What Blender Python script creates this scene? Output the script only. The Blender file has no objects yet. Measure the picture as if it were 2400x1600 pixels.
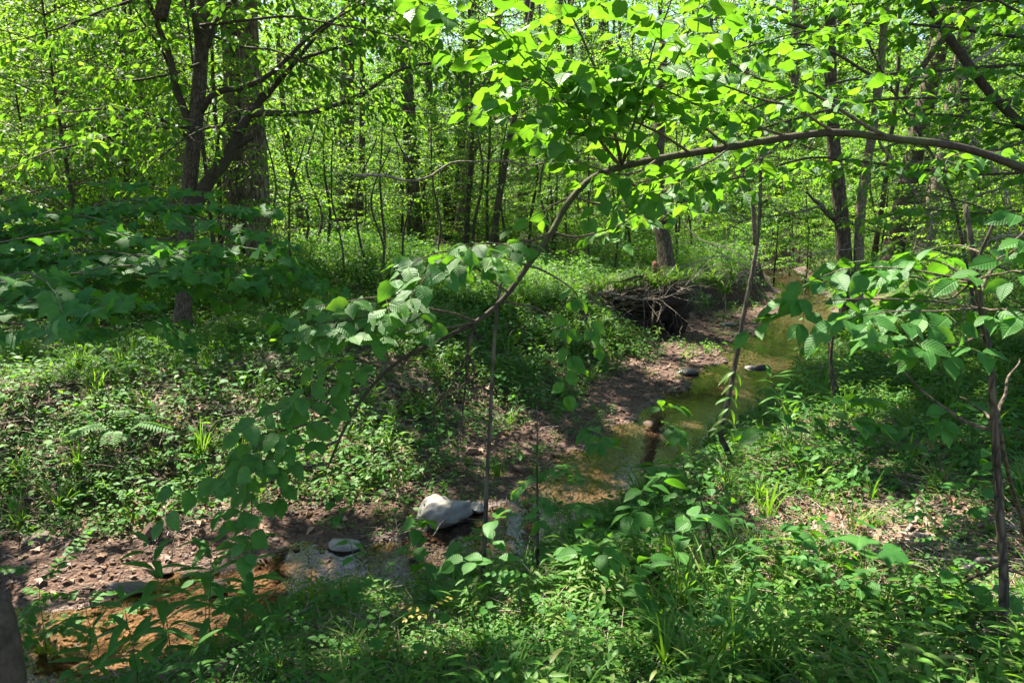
import bpy, math
import numpy as np
from mathutils import Matrix, Vector

# ------------------------------------------------------------------ camera, world, sun, exposure
SC = bpy.context.scene
COL = SC.collection
CAM_Z, PITCH, FPX = 2.6, math.radians(10.0), 1867.0
cam_d = bpy.data.cameras.new('camera')
cam = bpy.data.objects.new('camera', cam_d)
COL.objects.link(cam)
cam.location = (0, 0, CAM_Z)
cam.rotation_euler = (math.radians(90) - PITCH, 0, 0)
cam_d.sensor_width = 36.0
cam_d.lens = FPX / 2400.0 * 36.0
cam_d.clip_start, cam_d.clip_end = 0.05, 600.0
cam_d.dof.use_dof = True
cam_d.dof.focus_distance = 5.5
cam_d.dof.aperture_fstop = 7.1
SC.camera = cam

SUN_EL, SUN_AZ = math.radians(57), math.radians(-36)      # azimuth measured from +Y towards +X
SUN = np.array([math.sin(SUN_AZ) * math.cos(SUN_EL), math.cos(SUN_AZ) * math.cos(SUN_EL), math.sin(SUN_EL)])
world = bpy.data.worlds.new('World')
SC.world = world
world.use_nodes = True
wn = world.node_tree
sky = wn.nodes.new('ShaderNodeTexSky')
sky.sky_type = 'NISHITA'
sky.sun_disc = False
sky.sun_elevation = SUN_EL
sky.sun_rotation = SUN_AZ
wn.links.new(sky.outputs[0], wn.nodes['Background'].inputs[0])
wn.nodes['Background'].inputs[1].default_value = 0.07
sun_d = bpy.data.lights.new('sun', 'SUN')
sun_d.energy, sun_d.angle, sun_d.color = 5.0, math.radians(0.53), (1.0, 0.92, 0.79)
sun = bpy.data.objects.new('sun', sun_d)
COL.objects.link(sun)
sun.rotation_euler = Vector(SUN).to_track_quat('Z', 'Y').to_euler()
SC.view_settings.view_transform = 'Standard'
SC.view_settings.look = 'None'
SC.view_settings.gamma = 1.0
SC.view_settings.exposure = 2.5
SC.view_settings.use_curve_mapping = False
cy = SC.cycles
cy.max_bounces, cy.diffuse_bounces, cy.glossy_bounces = 7, 4, 3
cy.transmission_bounces, cy.transparent_max_bounces = 5, 8
cy.sample_clamp_indirect = 6.0
cy.use_denoising = True

# ------------------------------------------------------------------ small helpers
def R(seed): return np.random.default_rng(seed)
def nrm(v):
    v = np.asarray(v, float)
    return v / np.maximum(np.linalg.norm(v, axis=-1, keepdims=True), 1e-9)
CP, SP = math.cos(PITCH), math.sin(PITCH)
def ray(u, v):
    a, b = (u - 1200) / FPX, (800 - v) / FPX
    return np.array([a, CP + b * SP, -SP + b * CP])          # unit camera depth
def P(u, v, d): return np.array([0, 0, CAM_Z]) + ray(u, v) * d
def plane_pt(u, v, z):
    r = ray(u, v)
    return np.array([0, 0, CAM_Z]) + r * ((z - CAM_Z) / r[2])
def proj(p):
    p = np.asarray(p, float)
    x, y, z = p[..., 0], p[..., 1], p[..., 2] - CAM_Z
    d = np.maximum(y * CP - z * SP, 1e-3)
    return 1200 + FPX * x / d, 800 - FPX * (y * SP + z * CP) / d, d
def sstep(a, b, x):
    t = np.clip((x - a) / (b - a), 0, 1)
    return t * t * (3 - 2 * t)
_nr = R(5)
_K = [( _nr.normal(size=2) * f, _nr.uniform(0, 6.28), 1 / f) for f in (0.35, 0.5, 0.8, 1.1, 1.7, 2.6, 3.5, 5.0, 7.5, 11.0) for _ in range(2)]
def fbm(x, y, lo=0.0, hi=99.0):
    s = 0
    for k, ph, a in _K:
        f = 1 / a
        if lo <= f <= hi: s = s + a * np.sin(k[0] * x + k[1] * y + ph)
    return s

# ------------------------------------------------------------------ materials
def new_mat(name):
    m = bpy.data.materials.new(name)
    m.use_nodes = True
    nt = m.node_tree
    nt.nodes.clear()
    out = nt.nodes.new('ShaderNodeOutputMaterial')
    def N(t, **kw):
        n = nt.nodes.new('ShaderNode' + t)
        for k, v in kw.items():
            if k.startswith('i_'): n.inputs[k[2:].replace('_', ' ')].default_value = v
            else: setattr(n, k, v)
        return n
    def L(a, b): nt.links.new(a, b)
    return m, nt, out, N, L
def math_n(N, L, op, a, b=None, clamp=False):
    n = N('Math', operation=op)
    n.use_clamp = clamp
    for i, v in enumerate((a, b)):
        if v is None: continue
        if isinstance(v, (int, float)): n.inputs[i].default_value = v
        else: L(v, n.inputs[i])
    return n.outputs[0]
def ramp(N, L, fac, stops):
    r = N('ValToRGB')
    e = r.color_ramp.elements
    while len(e) < len(stops): e.new(0.5)
    for el, (p, c) in zip(e, stops):
        el.position = p
        el.color = (*c, 1)
    L(fac, r.inputs[0])
    return r.outputs[0]
def leaf_mat(name, cols, trans, mix=0.45, rough=0.42, spec=0.45, vein=0.0):
    m, nt, out, N, L = new_mat(name)
    cols = [(r * 0.82, g_ * 1.08, b_ * 0.75) for r, g_, b_ in cols] if name not in ('dead_leaf', 'yellow_leaf', 'pale_leaf') else cols
    trans = [(r * 0.86, g_ * 1.05, b_ * 0.7) for r, g_, b_ in trans]
    at = N('Attribute', attribute_name='rnd')
    oi = N('ObjectInfo')
    f = math_n(N, L, 'FRACT', math_n(N, L, 'ADD', at.outputs['Fac'], oi.outputs['Random']))
    c = ramp(N, L, f, [(i / (len(cols) - 1), x) for i, x in enumerate(cols)])
    t = ramp(N, L, f, [(0, trans[0]), (1, trans[1])])
    b = N('BsdfPrincipled')
    b.inputs['Roughness'].default_value = rough
    b.inputs['Specular IOR Level'].default_value = spec
    tr = N('BsdfTranslucent')
    if vein:
        tc_ = N('TexCoord'); nz = N('TexNoise'); nz.inputs['Scale'].default_value = 2.2; nz.inputs['Detail'].default_value = 4
        nz.noise_dimensions = '4D'; L(math_n(N, L, 'MULTIPLY', f, 40.0), nz.inputs['W']); L(tc_.outputs['UV'], nz.inputs['Vector'])
        bl = ramp(N, L, nz.outputs['Fac'], [(0.28, (0.62, 0.68, 0.6)), (0.5, (1, 1, 1)), (0.68, (1.2, 1.12, 1.0)), (0.78, (1.7, 1.15, 0.8))])
        m0 = N('MixRGB', blend_type='MULTIPLY'); m0.inputs[0].default_value = 1.0; L(c, m0.inputs[1]); L(bl, m0.inputs[2]); c = m0.outputs[0]
        m1 = N('MixRGB', blend_type='MULTIPLY'); m1.inputs[0].default_value = 0.7; L(t, m1.inputs[1]); L(bl, m1.inputs[2]); t = m1.outputs[0]
        uv = N('UVMap')
        sp = N('SeparateXYZ')
        L(uv.outputs[0], sp.inputs[0])
        au = math_n(N, L, 'ABSOLUTE', math_n(N, L, 'SUBTRACT', sp.outputs[0], 0.5))
        ph = math_n(N, L, 'SUBTRACT', sp.outputs[1], math_n(N, L, 'MULTIPLY', au, 0.75))
        w = math_n(N, L, 'ABSOLUTE', math_n(N, L, 'SINE', math_n(N, L, 'MULTIPLY', ph, 30.0)))
        rib = math_n(N, L, 'MULTIPLY', au, 25.0, True)
        hgt = math_n(N, L, 'MULTIPLY', math_n(N, L, 'POWER', w, 0.4), rib)
        bp = N('Bump')
        bp.inputs['Strength'].default_value = vein
        bp.inputs['Distance'].default_value = 0.004
        L(hgt, bp.inputs['Height'])
        L(bp.outputs[0], b.inputs['Normal'])
        mx = N('MixRGB', blend_type='MULTIPLY')
        mx.inputs[0].default_value = 1.0
        v2 = ramp(N, L, hgt, [(0, (1.35, 1.3, 1.25)), (0.6, (1, 1, 1))])
        L(c, mx.inputs[1]); L(v2, mx.inputs[2])
        c = mx.outputs[0]
        mx2 = N('MixRGB', blend_type='MULTIPLY')
        mx2.inputs[0].default_value = 1.0
        v3 = ramp(N, L, hgt, [(0, (0.62, 0.68, 0.6)), (0.5, (1, 1, 1))])
        L(t, mx2.inputs[1]); L(v3, mx2.inputs[2])
        t = mx2.outputs[0]
    L(c, b.inputs['Base Color'])
    L(t, tr.inputs[0])
    ms = N('MixShader')
    ms.inputs[0].default_value = mix
    L(b.outputs[0], ms.inputs[1]); L(tr.outputs[0], ms.inputs[2])
    L(ms.outputs[0], out.inputs[0])
    return m
def bark_mat(name, c0, c1, c2, scale=14.0, stretch=0.18, bump=0.6, moss=0.3, mosscol=(0.06, 0.085, 0.02), crack=2.0):
    m, nt, out, N, L = new_mat(name)
    tc = N('TexCoord')
    mp = N('Mapping')
    mp.inputs['Scale'].default_value = (scale, scale, scale * stretch)
    L(tc.outputs['Object'], mp.inputs[0])
    n1 = N('TexNoise')
    n1.inputs['Scale'].default_value = 1.0
    n1.inputs['Detail'].default_value = 7
    n1.inputs['Roughness'].default_value = 0.65
    L(mp.outputs[0], n1.inputs['Vector'])
    vo = N('TexVoronoi', feature='DISTANCE_TO_EDGE')
    vo.inputs['Scale'].default_value = 1.6
    L(mp.outputs[0], vo.inputs['Vector'])
    hg = math_n(N, L, 'ADD', n1.outputs['Fac'], math_n(N, L, 'MULTIPLY', math_n(N, L, 'MINIMUM', vo.outputs['Distance'], 0.25), crack))
    c = ramp(N, L, hg, [(0.35, c0), (0.7, c1), (1.0, c2)])
    n2 = N('TexNoise')
    n2.inputs['Scale'].default_value = 2.3
    n2.inputs['Detail'].default_value = 5
    L(tc.outputs['Object'], n2.inputs['Vector'])
    mf = ramp(N, L, n2.outputs['Fac'], [(0.52, (0, 0, 0)), (0.68, (moss, moss, moss))])
    mx = N('MixRGB')
    L(mf, mx.inputs[0]); L(c, mx.inputs[1])
    mx.inputs[2].default_value = (*mosscol, 1)
    bp = N('Bump')
    bp.inputs['Strength'].default_value = bump
    bp.inputs['Distance'].default_value = 0.02
    L(hg, bp.inputs['Height'])
    b = N('BsdfPrincipled')
    b.inputs['Roughness'].default_value = 0.85
    b.inputs['Specular IOR Level'].default_value = 0.25
    L(mx.outputs[0], b.inputs['Base Color']); L(bp.outputs[0], b.inputs['Normal'])
    L(b.outputs[0], out.inputs[0])
    return m
def stone_mat(name, cols, rough=0.75, bump=0.35, scale=9.0):
    m, nt, out, N, L = new_mat(name)
    tc = N('TexCoord'); oi = N('ObjectInfo')
    n1 = N('TexNoise')
    n1.inputs['Scale'].default_value = scale
    n1.inputs['Detail'].default_value = 9
    n1.inputs['Roughness'].default_value = 0.7
    ad = N('VectorMath', operation='ADD')
    L(tc.outputs['Object'], ad.inputs[0])
    cmb = N('CombineXYZ')
    L(math_n(N, L, 'MULTIPLY', oi.outputs['Random'], 50.0), cmb.inputs[0])
    L(cmb.outputs[0], ad.inputs[1])
    L(ad.outputs[0], n1.inputs['Vector'])
    cols = cols * 2 if len(cols) == 1 else cols
    base = ramp(N, L, oi.outputs['Random'], [(i / max(1, len(cols) - 1), x) for i, x in enumerate(cols)])
    sh = ramp(N, L, n1.outputs['Fac'], [(0.3, (0.5, 0.47, 0.44)), (0.5, (1, 1, 1)), (0.75, (1.3, 1.28, 1.22))])
    mx = N('MixRGB', blend_type='MULTIPLY')
    mx.inputs[0].default_value = 1.0
    L(base, mx.inputs[1]); L(sh, mx.inputs[2])
    bp = N('Bump')
    bp.inputs['Strength'].default_value = bump
    bp.inputs['Distance'].default_value = 0.02
    L(n1.outputs['Fac'], bp.inputs['Height'])
    b = N('BsdfPrincipled')
    b.inputs['Roughness'].default_value = rough
    L(mx.outputs[0], b.inputs['Base Color']); L(bp.outputs[0], b.inputs['Normal'])
    L(b.outputs[0], out.inputs[0])
    return m

M = {}
M['elm'] = leaf_mat('elm_leaf', [(0.040, 0.105, 0.026), (0.055, 0.13, 0.024), (0.05, 0.12, 0.04), (0.07, 0.15, 0.022)], [(0.15, 0.33, 0.02), (0.24, 0.42, 0.022)], 0.42, 0.5, 0.25, 0.5)
M['maple'] = leaf_mat('maple_leaf', [(0.036, 0.105, 0.035), (0.045, 0.12, 0.03), (0.06, 0.14, 0.028)], [(0.10, 0.29, 0.022), (0.17, 0.36, 0.02)], 0.40, 0.55, 0.16, 0.25)
M['broad'] = leaf_mat('broad_leaf', [(0.036, 0.10, 0.026), (0.05, 0.125, 0.026), (0.055, 0.13, 0.035)], [(0.12, 0.30, 0.02), (0.2, 0.38, 0.022)], 0.40, 0.5, 0.22, 0.4)
M['herb'] = leaf_mat('herb_leaf', [(0.040, 0.112, 0.028), (0.055, 0.138, 0.024), (0.07, 0.155, 0.03), (0.045, 0.12, 0.044)], [(0.12, 0.30, 0.025), (0.22, 0.38, 0.024)], 0.40, 0.5, 0.2, 0.3)
M['crown'] = leaf_mat('crown_leaf', [(0.036, 0.09, 0.02), (0.055, 0.125, 0.02), (0.07, 0.14, 0.02)], [(0.14, 0.29, 0.022), (0.25, 0.39, 0.03)], 0.5, 0.52, 0.22)
M['under_pale'] = leaf_mat('pale_understory_leaf', [(0.06, 0.13, 0.022), (0.08, 0.155, 0.025)], [(0.22, 0.40, 0.02), (0.34, 0.48, 0.03)], 0.5, 0.52, 0.2)
M['under_dark'] = leaf_mat('deep_understory_leaf', [(0.03, 0.085, 0.022), (0.045, 0.11, 0.024)], [(0.10, 0.27, 0.018), (0.17, 0.35, 0.02)], 0.45, 0.5, 0.2)
M['under'] = leaf_mat('understory_leaf', [(0.036, 0.095, 0.022), (0.05, 0.125, 0.022), (0.065, 0.14, 0.022)], [(0.13, 0.29, 0.025), (0.25, 0.40, 0.03)], 0.5, 0.52, 0.22)
M['grass'] = leaf_mat('grass_blade', [(0.05, 0.12, 0.02), (0.075, 0.15, 0.022), (0.10, 0.155, 0.035), (0.17, 0.15, 0.06)], [(0.16, 0.31, 0.02), (0.25, 0.36, 0.03)], 0.38, 0.5, 0.2)
M['cover'] = leaf_mat('cover_leaf', [(0.045, 0.115, 0.028), (0.065, 0.145, 0.028), (0.09, 0.165, 0.04), (0.095, 0.12, 0.035)], [(0.12, 0.27, 0.02), (0.2, 0.33, 0.026)], 0.38, 0.55, 0.16)
M['yellow'] = leaf_mat('yellow_leaf', [(0.40, 0.30, 0.05), (0.45, 0.38, 0.08)], [(0.45, 0.35, 0.04), (0.5, 0.4, 0.05)], 0.35, 0.5, 0.3)
M['dead'] = leaf_mat('dead_leaf', [(0.10, 0.055, 0.032), (0.17, 0.10, 0.06), (0.26, 0.165, 0.105), (0.20, 0.10, 0.055), (0.33, 0.235, 0.17)], [(0.10, 0.05, 0.02), (0.14, 0.07, 0.03)], 0.15, 0.6, 0.3)
M['bark'] = bark_mat('grey_bark', (0.022, 0.016, 0.010), (0.065, 0.048, 0.032), (0.115, 0.09, 0.062), moss=0.5)
M['bough'] = bark_mat('bough_bark', (0.022, 0.017, 0.010), (0.06, 0.046, 0.03), (0.105, 0.085, 0.058), 38, 0.7, 0.35, 0.5, crack=0.35)
M['bark_dark'] = bark_mat('dark_bark', (0.018, 0.013, 0.009), (0.055, 0.04, 0.027), (0.10, 0.075, 0.05), 20, 0.3, 0.5, 0.25)
M['bark_light'] = bark_mat('pale_bark', (0.04, 0.032, 0.02), (0.135, 0.11, 0.07), (0.22, 0.18, 0.125), 22, 0.3, 0.4, 0.35)
M['bark_big'] = bark_mat('ridged_bark', (0.03, 0.021, 0.013), (0.105, 0.078, 0.05), (0.19, 0.147, 0.10), 11, 0.16, 0.9, 0.5)
M['twig'] = bark_mat('twig_bark', (0.035, 0.025, 0.017), (0.075, 0.055, 0.037), (0.13, 0.10, 0.07), 40, 0.5, 0.2, 0.1)
M['deadwood'] = bark_mat('dead_wood', (0.11, 0.08, 0.06), (0.23, 0.18, 0.14), (0.36, 0.3, 0.25), 30, 0.3, 0.4, 0.1)
M['redwood'] = bark_mat('rotten_wood', (0.05, 0.02, 0.012), (0.14, 0.055, 0.03), (0.22, 0.10, 0.06), 18, 0.2, 0.6, 0.1)
M['stem'] = leaf_mat('green_stem', [(0.06, 0.09, 0.025), (0.08, 0.11, 0.03), (0.10, 0.075, 0.035)], [(0.05, 0.08, 0.02), (0.08, 0.1, 0.02)], 0.1, 0.5, 0.3)
M['stone'] = stone_mat('river_stone', [(0.095, 0.046, 0.023), (0.065, 0.031, 0.016), (0.12, 0.068, 0.038), (0.10, 0.04, 0.017), (0.14, 0.095, 0.065), (0.05, 0.031, 0.02), (0.08, 0.038, 0.02)])
M['white_stone'] = stone_mat('white_quartz', [(0.22, 0.20, 0.175)], 0.7, 0.5, 5.0)
M['grey_stone'] = stone_mat('grey_stone', [(0.055, 0.046, 0.04)], 0.55, 0.25, 6.0)
M['soil'] = stone_mat('dark_soil', [(0.022, 0.014, 0.009)], 0.95, 0.8, 14.0)

# ------------------------------------------------------------------ mesh builders
def mesh_tri(name, V, F, mat, uv=None, rnd=None, smooth=True):
    V = np.ascontiguousarray(V, np.float32); F = np.ascontiguousarray(F, np.int32)
    me = bpy.data.meshes.new(name)
    me.vertices.add(len(V)); me.vertices.foreach_set('co', V.ravel())
    me.loops.add(F.size); me.loops.foreach_set('vertex_index', F.ravel())
    me.polygons.add(len(F))
    me.polygons.foreach_set('loop_start', np.arange(0, F.size, 3, dtype=np.int32))
    if smooth: me.polygons.foreach_set('use_smooth', np.ones(len(F), bool))
    if uv is not None:
        l = me.uv_layers.new(name='UVMap')
        l.data.foreach_set('uv', np.ascontiguousarray(np.asarray(uv, np.float32)[F.ravel()]).ravel())
    if rnd is not None:
        a = me.attributes.new('rnd', 'FLOAT', 'POINT')
        a.data.foreach_set('value', np.ascontiguousarray(rnd, np.float32))
    me.update(calc_edges=True)
    for mm in (mat if isinstance(mat, (list, tuple)) else [mat]): me.materials.append(mm)
    return me
def tube(pts, rad, sides=6, cap=True):
    pts = np.asarray(pts, float)
    n = len(pts)
    rad = np.broadcast_to(np.asarray(rad, float), (n,))
    T = nrm(np.gradient(pts, axis=0))
    ref = np.array([1, 0, 0.0]) if abs(T[0][0]) < 0.8 else np.array([0, 1.0, 0])
    A = np.zeros((n, 3)); a = nrm(ref - T[0] * (ref @ T[0]))
    for i in range(n):
        a = a - T[i] * (a @ T[i]); a = a / max(1e-9, np.sqrt(a @ a)); A[i] = a
    B = np.cross(T, A)
    th = np.arange(sides) / sides * 2 * math.pi
    V = (pts[:, None] + rad[:, None, None] * (np.cos(th)[None, :, None] * A[:, None] + np.sin(th)[None, :, None] * B[:, None])).reshape(-1, 3)
    i = np.arange(n - 1)[:, None] * sides; j = np.arange(sides)[None]; k = (j + 1) % sides
    q = np.stack([i + j, i + k, i + sides + k, i + sides + j], -1).reshape(-1, 4)
    F = np.concatenate([q[:, [0, 1, 2]], q[:, [0, 2, 3]]])
    if cap:
        V = np.concatenate([V, pts[[0, -1]]])
        j = j[0]; k = k[0]; b = (n - 1) * sides
        F = np.concatenate([F, np.stack([np.full(sides, n * sides), k, j], -1), np.stack([np.full(sides, n * sides + 1), b + j, b + k], -1)])
    return V, F
def join(parts):
    Vs, Fs, o = [], [], 0
    for V, F in parts:
        Vs.append(V); Fs.append(F + o); o += len(V)
    return np.concatenate(Vs), np.concatenate(Fs)
def smooth_path(pts, n, wig=0.0, seed=0):
    pts = np.asarray(pts, float)
    d = np.r_[0, np.cumsum(np.linalg.norm(np.diff(pts, axis=0), axis=1))]
    t = np.linspace(0, d[-1], n)
    if len(pts) > 2:                                        # catmull-rom through the points
        m = np.gradient(pts, d, axis=0)
        k = np.clip(np.searchsorted(d, t, side='right') - 1, 0, len(d) - 2)
        h = (d[k + 1] - d[k])[:, None]; s = ((t - d[k])[:, None]) / h
        o = (2 * s**3 - 3 * s**2 + 1) * pts[k] + (s**3 - 2 * s**2 + s) * h * m[k] + (-2 * s**3 + 3 * s**2) * pts[k + 1] + (s**3 - s**2) * h * m[k + 1]
    else:
        s = (t / d[-1])[:, None]; o = pts[0] * (1 - s) + pts[1] * s
    if wig:
        g = R(seed); w = np.zeros((n, 3))
        for f in (2, 4, 7):
            w += np.sin(t[:, None] / max(d[-1], 1e-6) * f * 3.1 + g.uniform(0, 6.28, 3)) * g.normal(size=3) / f
        w -= w[0] * (1 - t / d[-1])[:, None] + w[-1] * (t / d[-1])[:, None]
        o = o + w * wig
    return o

# leaf shapes: base at the origin, pointing along +Y, face up +Z, length 1
def T_ovate(rows=7, width=0.62, serr=0.05, fold=0.18, curl=0.25, wave=0.0, peak=0.42, petiole=0.10):
    V, UV, F = [], [], []
    for i in range(rows + 1):
        t = i / rows
        e = (t / peak) if t < peak else (1 - t) / (1 - peak)
        w = width / 2 * (math.sin(math.pi / 2 * e) ** (0.6 if t < peak else 0.86))
        if t > 0.72: w *= 1 - 0.45 * ((t - 0.72) / 0.28) ** 0.8 * (width > 0.4)
        w *= 1 + serr * (1 if i % 2 else -1)
        y = petiole + t * (1 - petiole)
        zc = -curl * t * t
        wv = wave * math.sin(t * 9)
        V += [(-w, y, zc + fold * w + wv * w), (0, y, zc), (w, y, zc + fold * w - wv * w)]
        UV += [(0.5 - w, t), (0.5, t), (0.5 + w, t)]
    for i in range(rows):
        a = i * 3
        for s in (0, 1): F += [(a + s, a + s + 1, a + s + 4), (a + s, a + s + 4, a + s + 3)]
    b = len(V)
    V += [(-0.012, 0, 0.01), (0.012, 0, 0.01)]; UV += [(0.5, 0), (0.5, 0)]
    F.append((b, b + 1, 1))
    return np.array(V, float), np.array(F), np.array(UV, float)
def T_maple(fold=0.1, curl=0.22, seed=0):
    half = [(0.0, 0.02), (0.16, -0.05), (0.36, -0.03), (0.37, 0.08), (0.47, 0.20), (0.62, 0.40), (0.45, 0.44), (0.36, 0.53), (0.27, 0.52), (0.29, 0.66), (0.20, 0.72), (0.11, 0.84), (0.0, 1.0)]
    g = R(seed)
    pts = [(x * g.uniform(0.9, 1.1), y + g.normal() * 0.015) if 0 < i < 12 else (x, y) for i, (x, y) in enumerate(half)]
    out = pts + [(-x * g.uniform(0.92, 1.08), y + g.normal() * 0.015) for x, y in pts[-2:0:-1]]
    V = [(0, 0.3)] + out
    V = np.array([(x, y, fold * abs(x) - curl * (y * y * 0.7 + x * x * 0.9)) for x, y in V], float)
    n = len(out)
    F = [(0, 1 + i, 1 + (i + 1) % n) for i in range(n)]
    UV = np.array([(0.5 + v[0], v[1]) for v in V])
    V[:, 1] = V[:, 1] * 0.78 + 0.22
    b = len(V)
    V = np.concatenate([V, [(-0.012, 0, 0.03), (0.012, 0, 0.03)]])
    UV = np.concatenate([UV, [(0.5, 0), (0.5, 0)]])
    F.append((b, b + 1, 1))
    return V, np.array(F), UV
def T_simple(width=0.5, fold=0.15, curl=0.15):
    w = width / 2
    V = np.array([(0, 0, 0), (-w, 0.45, fold * w), (0, 0.5, -curl * 0.25), (w, 0.45, fold * w), (0, 1, -curl)], float)
    F = np.array([(0, 2, 1), (0, 3, 2), (1, 2, 4), (2, 3, 4)])
    return V, F, np.array([(0.5, 0), (0.5 - w, 0.45), (0.5, 0.5), (0.5 + w, 0.45), (0.5, 1)])
def T_blade(width=0.03, bend=0.5, rows=4):
    V, F = [], []
    for i in range(rows):
        t = i / rows
        a = bend * t * 1.3
        y = math.sin(a) / max(bend * 1.3, 1e-3); z = (math.cos(a))
        r = t
        V += [(-width * (1 - t * 0.6), bend * r * r * 0.9, r * (1 - 0.25 * bend * r)), (width * (1 - t * 0.6), bend * r * r * 0.9, r * (1 - 0.25 * bend * r))]
    V.append((0, bend * 0.95, 1 - 0.3 * bend))
    for i in range(rows - 1):
        a = 2 * i
        F += [(a, a + 1, a + 3), (a, a + 3, a + 2)]
    F.append((2 * rows - 2, 2 * rows - 1, 2 * rows))
    V = np.array(V, float)
    return V, np.array(F), np.stack([np.full(len(V), 0.5), np.linspace(0, 1, len(V))], 1)
ELM = [T_ovate(8, 0.64, 0.055, 0.16, c, w) for c, w in ((0.12, 0.0), (0.28, 0.12), (0.42, -0.1), (0.05, 0.15))]
BROAD = [T_ovate(7, 0.56, 0.02, 0.22, c, w, 0.45) for c, w in ((0.12, 0.0), (0.3, 0.1), (0.45, -0.12))]
MAPLE = [T_maple(0.10, 0.18, 1), T_maple(0.02, 0.3, 2), T_maple(0.18, 0.1, 3)]
LANCE = [T_ovate(6, 0.24, 0.0, 0.25, c, w, 0.4, 0.04) for c, w in ((0.2, 0.0), (0.5, 0.1), (0.75, -0.1))]
OVAL = [T_ovate(4, 0.58, 0.0, 0.15, c, 0, 0.5, 0.08) for c in (0.1, 0.25)]
DROOP = [T_ovate(4, 0.42, 0.0, 0.22, c, w, 0.42, 0.08) for c, w in ((0.15, 0), (0.35, 0.1))]
SIMPLE = [T_simple(0.5, 0.2, 0.15), T_simple(0.56, 0.1, 0.3)]

def frames(d, n):
    """rotation matrices whose +Y is d and whose +Z leans to n"""
    y = nrm(d)
    z = n - y * np.sum(n * y, -1, keepdims=True)
    z = nrm(z); x = np.cross(y, z)
    return np.stack([x, y, z], -1)
def leaf_cloud(temps, pos, rot, scl, seed=0):
    g = R(seed)
    k = g.integers(0, len(temps), len(pos))
    rv = g.uniform(0, 1, len(pos))
    Vs, Fs, Us, Rs, o = [], [], [], [], 0
    for i, (tv, tf, tu) in enumerate(temps):
        s = np.nonzero(k == i)[0]
        if not len(s): continue
        V = np.einsum('kij,nj->kni', rot[s], tv) * scl[s][:, None, None] + pos[s][:, None]
        Vs.append(V.reshape(-1, 3))
        Fs.append((tf[None] + (np.arange(len(s)) * len(tv))[:, None, None]).reshape(-1, 3) + o)
        Us.append(np.tile(tu, (len(s), 1))); Rs.append(np.repeat(rv[s], len(tv)))
        o += len(s) * len(tv)
    return np.concatenate(Vs), np.concatenate(Fs), np.concatenate(Us), np.concatenate(Rs)

def link(name, data, parent=None):
    o = bpy.data.objects.new(name, data)
    COL.objects.link(o)
    if parent is not None: o.parent = parent
    return o
LABELLED = []
def tag(o, label, cat, group=None, at=None):
    o['label'] = label; o['category'] = cat
    if group: o['group'] = group
    LABELLED.append(o)
    return o
def mark(o, kind):
    o['kind'] = kind
    return o
_leafmesh = {}
def leaf_meshes(key, temps, mat):
    k = (key, mat.name)
    if k not in _leafmesh:
        _leafmesh[k] = [mesh_tri('leaf', v, f, mat, u) for v, f, u in temps]
    return _leafmesh[k]

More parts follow.
